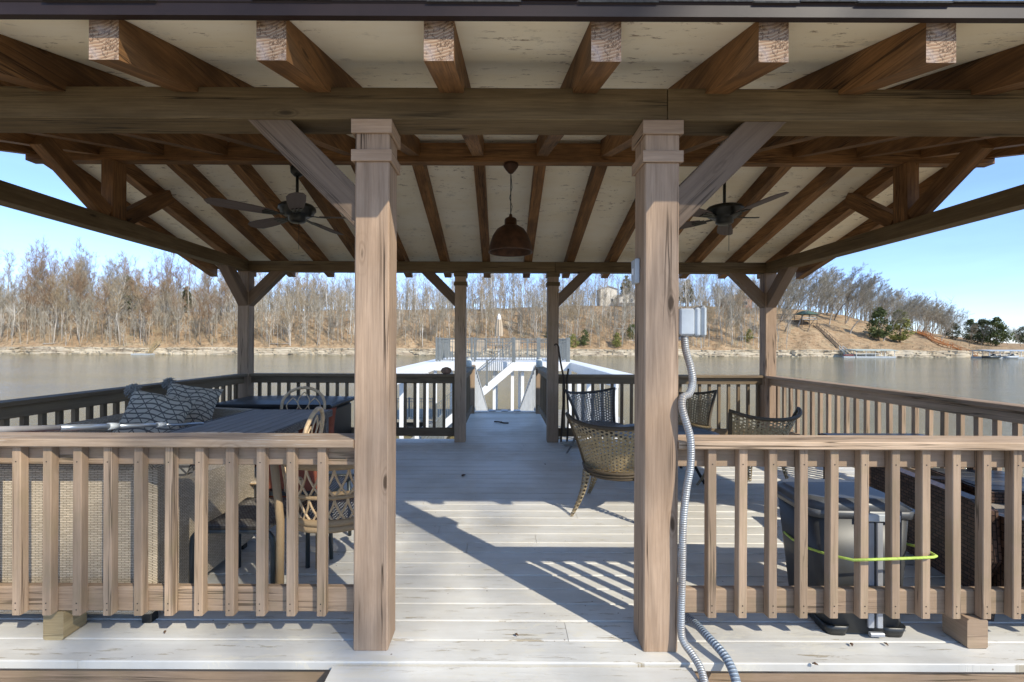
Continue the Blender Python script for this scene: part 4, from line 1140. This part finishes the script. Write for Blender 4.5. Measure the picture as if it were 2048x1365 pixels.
# ------------------------------------------------------------------ bare trees
def bark(name,a,b):
    t=NT(name,.9,.15); n=t.noise(t.map(t.obj(),(1,1,.25)),1.6,5,.7)
    t.col(t.mix(t.ramp(n,[(.38,0),(.62,1)]),a,b)); return t.mat
BK=[bark('grey_bark',(.24,.205,.165),(.50,.45,.385)),bark('pale_bark',(.42,.39,.34),(.78,.74,.68)),bark('brown_bark',(.13,.095,.065),(.30,.24,.18))]
TW=[bark('tan_twigs',(.27,.205,.125),(.40,.315,.205)),bark('grey_twigs',(.25,.22,.165),(.38,.335,.26)),bark('reddish_twigs',(.20,.13,.08),(.32,.22,.14))]
def bare_tree(seed,H,spread,lean=0,fork=.45,dense=1.0,low=.3,r0=.2,wind=0):
    rnd=random.Random(seed); tr=MB(); cr=MB()
    def path(p,d,L,n,curve,up):
        pts=[p.copy()]; d=d.normalized()
        for i in range(n):
            d=(d+Vector((rnd.uniform(-curve,curve)+wind*.06,rnd.uniform(-curve,curve),up))).normalized(); p=p+d*(L/n); pts.append(p.copy())
        return pts
    def twigs(pts,L,r,lev,dens):
        n=int(dens)
        for k in range(n):
            f=rnd.uniform(.25,1); i=min(int(f*(len(pts)-1)),len(pts)-2); q=pts[i].lerp(pts[i+1],f*(len(pts)-1)-i)
            ax=(pts[i+1]-pts[i]).normalized(); side=Vector((rnd.uniform(-1,1),rnd.uniform(-1,1),rnd.uniform(-.2,.7))).normalized()
            d=(ax*.75+side*.85).normalized(); l=L*rnd.uniform(.6,1.1)
            pp=path(q,d,l,3 if lev<2 else 2,.16,.10)
            cr.tube(pp,[r,r*.75,r*.5,r*.3][:len(pp)],3,cap=False)
            if lev<2: twigs(pp,L*.55,r*.55,lev+1,dens*.85)
    def limb(p,d,L,r,dep):
        pts=path(p,d,L,5,.13,.09)
        tr.tube(pts,[r*(1-.16*i) for i in range(6)],5,cap=False)
        twigs(pts,L*.38,max(r*.34,.04),0 if dep<1 else 1,6.5*dense)
    base=Vector((0,0,-.6)); d=Vector((lean,rnd.uniform(-.05,.05),1))
    nst=2 if rnd.random()<fork else 1
    split=H*rnd.uniform(.3,.42)
    tp=path(base,d,split+.6,5,.035,0); tr.tube(tp,[r0*(1.15-.07*i) for i in range(6)],6,cap=False)
    for s in range(nst):
        dd=(d+Vector((rnd.uniform(-.3,.3),rnd.uniform(-.25,.25),0))*(nst-1)).normalized()
        lp=path(tp[-1],dd,H-split,8,.06,.02); rr=r0*(.75 if nst==1 else .55)
        tr.tube(lp,[rr*(1-.11*i) for i in range(9)],5,cap=False)
        nb_=int(13/nst)+2
        for k in range(nb_):
            f=(k+.3)/nb_; 
            if f<0 : continue
            i=min(int(f*8),7); q=lp[i]; a=rnd.uniform(0,6.283)
            dv=Vector((math.cos(a)*spread,math.sin(a)*spread,.75+.5*f))
            limb(q,dv,(H-split)*(.52-.27*f)*rnd.uniform(.7,1.15),rr*(.5-.28*f),nst-1)
        twigs(lp,H*.10,.04,1,14)
    for k in range(int(4*low*3)):       # short dead side branches on the stem
        q=tp[rnd.randint(2,5)]; a=rnd.uniform(0,6.283)
        pp=path(q,Vector((math.cos(a),math.sin(a),.5)),H*rnd.uniform(.05,.13),3,.2,.05); cr.tube(pp,[.04,.03,.02,.012],3,cap=False)
    return tr,cr
def tree_obj(name,label,group,tr,cr,bm,tm):
    r=empty(name); tag(r,label,'tree',group); tr.build('trunk',bm,r); cr.build('crown',tm,r); return r
GRP='bare winter trees on the far shore'
KL=['slender grey bare tree standing on the far wooded hillside','pale-barked bare tree standing on the far wooded hillside','dark brown bare tree standing on the far wooded hillside']
protos=[]
specs=[(1,23,.55,0,.0,.9,.2,.20,0,0,0),(2,21,.8,.05,.6,1.1,.3,.22,0,1,0),(3,24,.5,-.04,.0,.8,.2,.17,1,1,1),(4,19,.9,.1,.9,1.1,.4,.2,2,2,0),(5,22,.65,.02,.3,1.0,.3,.2,0,0,1),
       (6,17,.7,-.12,.5,.9,.4,.15,0,1,0),(7,25,.6,.0,.2,1.0,.3,.22,2,2,1),(8,20,.45,.03,.0,.6,.2,.14,1,0,0),(9,14,.6,.15,.3,.9,.6,.11,0,0,0)]
used=set()
for (sd_,H,sp,ln,fk,dn,lw,r0,bk,tw,_) in specs:
    tr,cr=bare_tree(sd_,H,sp,ln,fk,dn,lw,r0); protos.append([tr,cr,bk,tw,H])
windp=[]
for sd_ in (21,22,23,24):
    tr,cr=bare_tree(sd_,20,.85,.16 if sd_%2 else .08,.5,1.25,.3,.2,wind=2.2); windp.append([tr,cr,2 if sd_%2 else 0,1,20])
first={}
def put(kind,pool,px,s,scale,rz,label=None,group=GRP):
    tr,cr,bk,tw,H=pool[kind]; key=(id(pool),kind)
    if key not in first:
        o=tree_obj('bare_tree',KL[bk],group,tr,cr,BK[bk],TW[tw]); first[key]=o
    else: o=copy_tree(first[key])
    p=FP(px,s,-.1); o.location=p; o.rotation_euler=(0,0,rz); o.scale=(scale,)*3; o['label']=label or KL[bk]
    if group: o['group']=group
    elif 'group' in o: del o['group']
    return o
rt=random.Random(42)
cnt=0
def occluded(px):   # columns hidden by the two front posts
    return 712<px<780 or 1295<px<1352
while cnt<212:
    px=rt.uniform(-20,1560)
    if occluded(px): continue
    s=4+60*rt.random()**(1.25 if px<470 else 1.7)
    if px<470: k=rt.choice([0,1,1,3,3,4,4,5,6,6]); sc=rt.uniform(.92,1.25)
    else: k=rt.choice([0,0,2,2,7,7,4,5,8]); sc=rt.uniform(.72,1.05)
    if s<20: sc*=rt.uniform(.75,1.0)
    put(k,protos,px,s,sc,rt.uniform(0,6.28)); cnt+=1
cnt=0
while cnt<70:
    px=1500+rt.random()*400
    lim=(px-1500)/400
    s=rt.uniform(26,66) if rt.random()<.86 else rt.uniform(8,26)
    sc=rt.uniform(.85,1.12)*(1.08-.50*max(0,lim-.35)/.65)
    put(rt.choice([0,1,2,3]),windp,px,s,sc,rt.uniform(-.7,.7)); cnt+=1
for px in (1912,1925,1938,1950,1962,1976,1990,2003,2016,2030,2042): put(rt.choice([0,1]),windp,px,rt.uniform(12,80),rt.uniform(.38,.55),rt.uniform(0,6))
# three big pale sycamores that stand out on the left
for (px,s,sc,sd_,ln,lb2) in ((232,17,1.0,51,.02,'tall white-barked sycamore, forked high, near the left of the far shore'),(118,19,.9,52,-.28,'white-barked sycamore leaning left on the far shore hillside'),(24,12,.95,53,.03,'pale sycamore at the far left edge of the picture')):
    tr,cr=bare_tree(sd_,22,.75,ln,1.0,1.1,.3,.34); o=tree_obj('sycamore_tree',lb2,None,tr,cr,BK[1],TW[1]); o.location=FP(px,s,-.1); o.scale=(sc,)*3

for (x,y,k,sc) in ((12.6,-12.6,7,.92),):
    o=copy_tree(first[(id(protos),k)]) if (id(protos),k) in first else None
    o.location=(x,y,-.5); o.scale=(sc,)*3; o['label']='bare tree on the lawn behind the viewpoint whose branches shade the deck'; o['group']='bare trees on the lawn'
# the rest of the wood behind and the saplings: one mass nobody could count
def sapling(rnd,mb,p,h,r,nb_=9,sp=.5):
    top=p+Vector((rnd.uniform(-.12,.12)*h,rnd.uniform(-.1,.1)*h,h)); mid=p.lerp(top,.5)+Vector((rnd.uniform(-.03,.03)*h,0,0))
    mb.tube([p,mid,top],[r,r*.7,r*.25],3,cap=False)
    for k in range(nb_):
        f=rnd.uniform(.3,.95); q=p.lerp(top,f); a=rnd.uniform(0,6.28); l=h*(.28-.16*f)*rnd.uniform(.6,1.3)
        e=q+Vector((math.cos(a)*sp*l*1.3,math.sin(a)*sp*l*1.3,l*.9)); mb.tube([q,e],[r*.45,r*.15],3,cap=False)
        for j in range(3):
            g=q.lerp(e,rnd.uniform(.3,.9)); a=rnd.uniform(0,6.28); l2=l*.45; mb.tube([g,g+Vector((math.cos(a)*l2*.6,math.sin(a)*l2*.6,l2*.7))],[r*.25,r*.12],3,cap=False)
m=MB(); rs=random.Random(77)
for k in range(1900):
    px=rs.uniform(-20,1900); s=rs.uniform(5,95) if px<1480 else rs.uniform(44,95)
    if occluded(px): continue; sc=1 if px<1550 else max(.35,1-(px-1550)/520)
    sapling(rs,m,FP(px,s,-.2),rs.uniform(7,21)*sc*(.6 if s<30 else 1),rs.uniform(.06,.13),17,.55)
for k in range(800):
    px=rs.uniform(-20,700) if rs.random()<.8 else rs.uniform(780,1900); s=rs.uniform(45,110); sc=1 if px<1550 else max(.3,1-(px-1550)/450)
    sapling(rs,m,FP(px,s,-.2),rs.uniform(5,17)*sc,rs.uniform(.08,.14),22,.75)
for k in range(700):
    px=rs.uniform(-20,700) if rs.random()<.7 else rs.uniform(780,1500); s=rs.uniform(42,72)
    sapling(rs,m,FP(px,s,-.2),rs.uniform(3,9),rs.uniform(.05,.09),14,1.1)
o=m.build('distant_wood',TW[1]); tag(o,'thin grey winter wood massed along the crest of the far hill','wood',kind='stuff')
m=MB()
for k in range(2300):
    px=rs.uniform(-20,1990); s=3+75*rs.random()**1.5
    if 1560<px<1900 and s>8 : continue
    p=FP(px,s,-.1); h=rs.uniform(1.2,6.5)*(1 if px<1560 else .5)*(.6 if s<9 else 1)
    for j in range(rs.randint(2,4)): sapling(rs,m,p+Vector((rs.uniform(-.6,.6),rs.uniform(-.5,.5),0)),h*rs.uniform(.6,1),.035,6,1.1)
for k in range(700):
    px=rs.uniform(-20,1300); sapling(rs,m,FP(px,rs.uniform(3,16),-.1),rs.uniform(1.5,4.5),.035,8,1.0)
o=m.build('undergrowth',TW[0]); tag(o,'tan leafless brush and saplings covering the foot of the far hillside','undergrowth',kind='stuff')

m=MB()
for k in range(1000):
    px=rs.uniform(-20,1580)
    if occluded(px): continue
    sapling(rs,m,FP(px,3+48*rs.random()**1.2,-.2),rs.uniform(6,15),rs.uniform(.065,.12),8,.45)
o=m.build('pale_saplings',bark('sapling_bark',(.33,.29,.23),(.58,.53,.45))); tag(o,'crowd of thin pale young trunks covering the slope of the far bank','saplings',kind='stuff')
rl=random.Random(12)
for k in range(12):
    px=rl.choice([rl.uniform(10,470),rl.uniform(520,700),rl.uniform(800,1280),rl.uniform(1380,1560)]); sI=rl.uniform(4,22); L=rl.uniform(4,9); a=rl.uniform(-.5,.5)
    m=MB(); m.tube([(-L/2,0,.2),(0,.1,.25),(L/2,0,.5)],[.22,.18,.09],6); m.tube([(L*.2,0,.3),(L*.35,-.4,1.1)],[.08,.03],4)
    o=m.build('fallen_log',BK[1 if k%2 else 0]); o.location=FP(px,sI,.1); o.rotation_euler=(0,rl.uniform(-.35,.35),a); tag(o,'pale fallen log lying among the leaves on the far bank','log','fallen logs on the far bank')
# evergreens and shrubs
def folmat(name,a,b):
    t=NT(name,.8,.2); n=t.noise(t.obj(),1.3,5,.7)
    t.col(t.mix(t.ramp(n,[(.36,0),(.64,1)]),a,b)); return t.mat
FG=[folmat('cedar_green',(.06,.08,.028),(.15,.175,.065)),folmat('olive_shrub',(.16,.17,.045),(.30,.29,.09)),folmat('dark_pine',(.05,.062,.032),(.115,.13,.065))]
def leafy(px,s,h,w_,mt,label,name='evergreen_tree',seed=0,cone=.5,n=2600,cat='tree',group=None,bare=.12):
    rr=random.Random(seed); r=empty(name,FP(px,s,-.1)); tag(r,label,cat,group)
    t=MB(); t.tube([(0,0,-.3),(0,0,h*.5),(0,0,h*.9)],[h*.022+.03,h*.016,.02],6); t.build('trunk' if cat=='tree' else 'stem',BK[2],r)
    m=MB(); cl=[]
    for k in range(int(60)):
        f=rr.uniform(bare,1); a=rr.uniform(0,6.28); prof=(1-f)**cone*min(1,(f-bare)*5+.35); rad=w_/2*prof*rr.uniform(.35,.9)
        cl.append((Vector((math.cos(a)*rad,math.sin(a)*rad,f*h)),w_*rr.uniform(.08,.17)*(.5+.6*prof)))
    for k in range(n):
        c,q=rr.choice(cl); dv=Vector((rr.gauss(0,1),rr.gauss(0,1),rr.gauss(0,.75))); dv=dv.normalized()*q*rr.uniform(.45,1.12)
        p=c+dv; sz=h*.017+.06; a=Vector((rr.uniform(-1,1),rr.uniform(-1,1),rr.uniform(-.5,1))).normalized()*sz*2.2; b=a.cross(Vector((rr.uniform(-1,1),rr.uniform(-1,1),rr.uniform(-1,1)))).normalized()*sz
        i=len(m.v); m.v+= [p-a*.5,p+b*.6,p+a,p-b*.6]; m.face([i,i+1,i+2,i+3])
    m.build('crown' if cat=='tree' else 'foliage',mt,r); return r
leafy(1757,14,12.5,10,FG[0],'dark green cedar above the shore, left of the pair',seed=1)
leafy(1800,13,12.5,10,FG[1],'olive cedar above the shore, right of the pair',seed=2)
leafy(1905,30,7,7,FG[2],'small dark pine right of the orange steps',seed=3)
leafy(1965,26,10,11,FG[2],'broad dark pine in the clump near the right edge',seed=4,n=3200)
leafy(1992,20,11,11,FG[0],'tallest green pine of the clump near the right edge',seed=5,n=3200)
leafy(1942,34,9,9,FG[0],'low bushy pine left of the dark pine clump',seed=6)
leafy(2046,60,8,10,FG[2],'dark pine cut by the right edge of the picture',seed=7)
leafy(258,40,17,8,FG[2],'dark evergreen behind the tall forked sycamore',seed=8)
leafy(372,46,12,7,FG[2],'slim evergreen among bare trees left of the corner post',seed=9)
leafy(1252,60,14,8,FG[2],'dark pine behind the white gabled house',seed=10)
leafy(1375,56,12,9,FG[2],'dark pine just right of the right front post on the hill',seed=11)
leafy(1146,4,4.6,5.5,FG[1],'olive shrub on the ledge right of the dock railing','green_shrub',12,.4,1500,'shrub',bare=.02)
leafy(1170,5,5.4,4.6,FG[0],'taller green shrub beside the olive one on the ledge','green_shrub',13,.4,1500,'shrub',bare=.02)
leafy(1234,4,5.0,4.6,FG[1],'rounded shrub on the ledge left of the right front post','green_shrub',14,.4,1500,'shrub',bare=.02)
leafy(1264,9,5.2,5.6,FG[0],'bright green shrub up the slope beside the right front post','green_shrub',15,.4,1500,'shrub',bare=.02)
leafy(1095,9,2.6,2.6,FG[0],'small green shrub behind the dock railing','green_shrub',16,.4,700,'shrub',bare=.02)
leafy(1498,8,4.8,4.5,FG[1],'loose green shrub left of the right corner post','green_shrub',17,.4,900,'shrub',bare=.02)

# ------------------------------------------------------------------ far buildings and docks
hm=plain('cream_stucco',(.66,.60,.50),.8,var=.06); rfm=plain('grey_roof',(.30,.28,.27),.8); bkm=plain('brick_red',(.40,.24,.17),.9,var=.2,sc=3); wnd=plain('dark_window',(.05,.06,.07),.15); grn=plain('green_roof',(.08,.13,.10),.6); wht=plain('white_trim',(.75,.75,.73),.5)
def gable_house(name,label,px,s,W,D,h,rh,wm,rm,wins,dz=0,rz=0):
    r=empty(name,FP(px,s,dz),rz); tag(r,label,'house')
    m=MB(); m.prism([(-W/2,-3),(W/2,-3),(W/2,h),(0,h+rh),(-W/2,h)],'y',0,D); m.build('wall',wm,r)
    m=MB()
    for sg in (-1,1):
        n=Vector((sg*rh,0,W/2)).normalized()*.18
        pts=[(sg*(W/2+.5),h-rh*.5/(W/2)+.02),(0,h+rh+.02),(0,h+rh+.30),(sg*(W/2+.5),h-rh*.5/(W/2)+.30)]
        m.prism(pts if sg>0 else pts[::-1],'y',-.4,D+.4)
    m.build('roof',rm,r)
    for (x,z,w2,h2) in wins:
        m=MB(); m.box((x-w2/2,-.06,z),(x+w2/2,-.005,z+h2)); f=m.build('window',wnd,r)
        m=MB(); 
        m.box((x-w2/2-.12,-.10,z-.12),(x+w2/2+.12,-.065,z)); m.box((x-w2/2-.12,-.10,z+h2),(x+w2/2+.12,-.065,z+h2+.12)); m.build('frame',wht,f)
    return r
gable_house('hill_house','tall cream gabled house on the crest of the far hill',1217,50,7.6,8,7.2,1.2,hm,rfm,[(-1.5,3.5,1.0,1.6),(1.6,1,1.2,1.8)],.5)
r=gable_house('hill_house','low grey-roofed house wing right of the cream house',1262,46,11,9,2.8,1.8,hm,rfm,[(-3,.8,1.6,1.2),(0,.8,1.6,1.2),(3,.8,1.6,1.2)],1.0,math.pi/2*0)
m=MB(); 
for x in (-4.5,-1.5,1.5,4.5): m.box((x-.08,-2.0,-2.2),(x+.08,-1.84,.2))
m.box((-5,-2.2,.2),(5,-.07,.4)); m.box((-5,-2.2,1.2),(5,-2.1,1.3)); m.build('balcony',wht,r)
gable_house('hill_house','brick house with pale porch left of the right corner post on the hill',1476,52,13,8,3.2,2.2,bkm,rfm,[(-4,.8,1.3,1.4),(-1,.8,1.3,1.4),(3,.6,2.6,1.6)],.8)
# gazebo
r=empty('gazebo',FP(1611,24,.2)); tag(r,'green-roofed gazebo on posts on the right hillside','gazebo')
m=MB(); m.box((-3.2,-2.6,1.2),(3.2,2.6,1.4)); m.build('floor',BK[2],r)
for x in (-3,0,3):
    for y in (-2.4,2.4): m=MB(); m.beam((x,y,-2.5),(x,y,3.6),.2,.2,up=(0,1,0)); m.build('post',BK[2],r)
m=MB(); k=len(m.v); m.v+=[Vector(v) for v in ((-3.8,-3.2,3.5),(3.8,-3.2,3.5),(3.8,3.2,3.5),(-3.8,3.2,3.5),(-1,0,5.1),(1,0,5.1))]
for f in ((0,1,5,4),(1,2,5),(2,3,4,5),(3,0,4),(3,2,1,0)): m.face([k+i for i in f])
m.build('roof',grn,r)
m=MB(); m.box((-3.1,-2.5,2.1),(3.1,-2.4,2.3)); m.box((-3.1,-2.48,1.4),(3.1,-2.42,1.6)); m.build('rail_panel',M['greybox'],r)
def stairs(name,label,pts,wd,mt,cat='stairs'):
    r=empty(name,pts[0]); tag(r,label,cat); O=Vector(pts[0])
    st=MB(); tr=MB(); rl=MB()
    for a,b in zip(pts,pts[1:]):
        a=Vector(a)-O;b=Vector(b)-O; dh=(b-a); dh.z=0; sd=dh.normalized().cross(Vector((0,0,1)))*wd/2
        for s in (-1,1):
            st.beam(a+sd*s,b+sd*s,.15,.3); rl.beam(a+sd*s+Vector((0,0,1.05)),b+sd*s+Vector((0,0,1.05)),.12,.12)
            n=max(2,int((b-a).length/2))
            for k in range(n+1): c=a.lerp(b,k/n)+sd*s; rl.beam(c+Vector((0,0,-.8)),c+Vector((0,0,1.1)),.12,.12,up=(0,1,0))
        n=max(2,int((b-a).length/.5))
        for k in range(n): c=a.lerp(b,(k+.5)/n); tr.beam(c-sd,c+sd,.34,.08)
    st.build('stringer',mt,r); tr.build('tread',mt,r); rl.build('handrail',mt,r); return r
stairs('hillside_stairs','long orange wooden stairs winding down the right hillside',[FP(1832,34,.8),FP(1856,24,.8),FP(1862,20,.8),FP(1882,13,.9),FP(1900,7,1.0)],1.6,M['rust'])
stairs('shore_ramp','orange ramp running down from the hillside stairs to the right dock',[FP(1903,6,.9),FP(1952,-.5,1.0)],1.2,M['rust'],'ramp')
stairs('hillside_stairs','dark steps descending from the gazebo to the small dock',[FP(1630,22,.4),FP(1656,12,.4),FP(1678,4,.6)],1.2,BK[2])
stairs('shore_ramp','grey gangway from the rock ledge to the covered dock',[FP(1682,2,1.2),FP(1708,-3.5,.9)],1.2,M['greybox'],'ramp')
stairs('hillside_stairs','weathered wooden steps down the rock ledge to the small left dock',[FP(318,3,2.2),FP(296,-1.6,.8)],1.4,M['block'])
def farpoint(px,Y,z): u=(px-1004)/910; return Vector((u*Y,Y,z))
r=empty('floating_platform',farpoint(288,157,WZ)); tag(r,'small low floating dock at the foot of the left wooden steps','dock')
m=MB(); m.box((-3.5,-1.2,-.1),(3,1.2,.35)); m.build('deck_boards',M['greybox'],r)
for x in (-2.8,2.4): m=MB(); m.tube([(x,-1.0,.36),(x,-1.0,1.5)],.09,6); m.build('piling',M['block'],r)
def covdock(label,px,Y,W,D,h,roofmats,stripe=0):
    r=empty('covered_dock',farpoint(px,Y,WZ)); tag(r,label,'dock')
    m=MB(); m.box((-W/2,-D/2,-.1),(W/2,D/2,.42)); m.build('deck_boards',M['greybox'],r)
    for k in range(5):
        x=-W/2+.3+(W-.6)*k/4
        for y in (-D/2+.3,D/2-.3): m=MB(); m.beam((x,y,.43),(x,y,h),.14,.14,up=(0,1,0)); m.build('post',wht,r)
    m=MB(); m.prism([(-D/2-.5,h),(D/2+.5,h),(D/2+.5,h+.12),(0,h+.5),(-D/2-.5,h+.12)],'x',-W/2-.4,W/2+.4); m.build('roof',roofmats,r)
    m=MB(); m.box((-W/2,-D/2+.06,1.3),(W/2*.2,-D/2+.14,1.4)); m.box((-W/2,-D/2+.06,.9),(W/2*.2,-D/2+.14,.96)); m.build('rail',wht,r)
    return r
covdock('small covered boat dock with white roof and green edge',1738,156,13.5,6,2.35,plain('pale_dock_roof',(.42,.47,.43),.6))
r=covdock('long covered boat dock with grey metal roof near the right edge',2003,153,14.5,6,2.35,M['greybox'])
def boat(px,Y,L,lb3,hc):
    r=empty('moored_boat',farpoint(px,Y,WZ)); tag(r,lb3,'boat')
    m=MB(); secs=[]
    for (x,wd,z0,z1) in ((-L/2,.9,.0,.75),(-L*.2,1.05,-.05,.8),(L*.2,.9,0,.9),(L*.42,.45,.2,1.0),(L/2,.05,.6,1.08)):
        secs.append(len(m.v)); m.v+=[Vector((x,-wd,z1)),Vector((x,-wd*.8,z0)),Vector((x,wd*.8,z0)),Vector((x,wd,z1))]
    for a,b in zip(secs,secs[1:]):
        for i in range(3): m.face([a+i,b+i,b+i+1,a+i+1],None,0,True)
        m.face([a+3,b+3,b,a])
    m.face([secs[0],secs[0]+1,secs[0]+2,secs[0]+3]); m.build('hull',hc,r)
    m=MB(); m.prism([(-.6,.8),(.5,.82),(.2,1.5),(.05,1.5)],'y',-.7,.7); m.build('windshield',wnd,r)
boat(1985,150.0,5.5,'dark-hulled boat moored left under the grey dock roof',M['charcoal'])
boat(2022,150.2,5.0,'blue-grey boat moored right under the grey dock roof',M['greybox'])
m=MB(); m.tube([(-2,0,.1),(-1,0,.05),(1,0,.05),(2,0,.12)],[.05,.22,.22,.05],8); o=m.build('kayak',plain('red_kayak',(.22,.05,.04),.4)); o.location=farpoint(1697,153,WZ+.75); tag(o,'red kayak lying at the left end of the small covered dock','kayak')
m=MB(); m.box((-1.9,-.5,0),(1.9,.5,.41)); o=m.build('kayak_float',M['greybox']); o.location=farpoint(1697,153,WZ); tag(o,'low grey float under the red kayak','float')
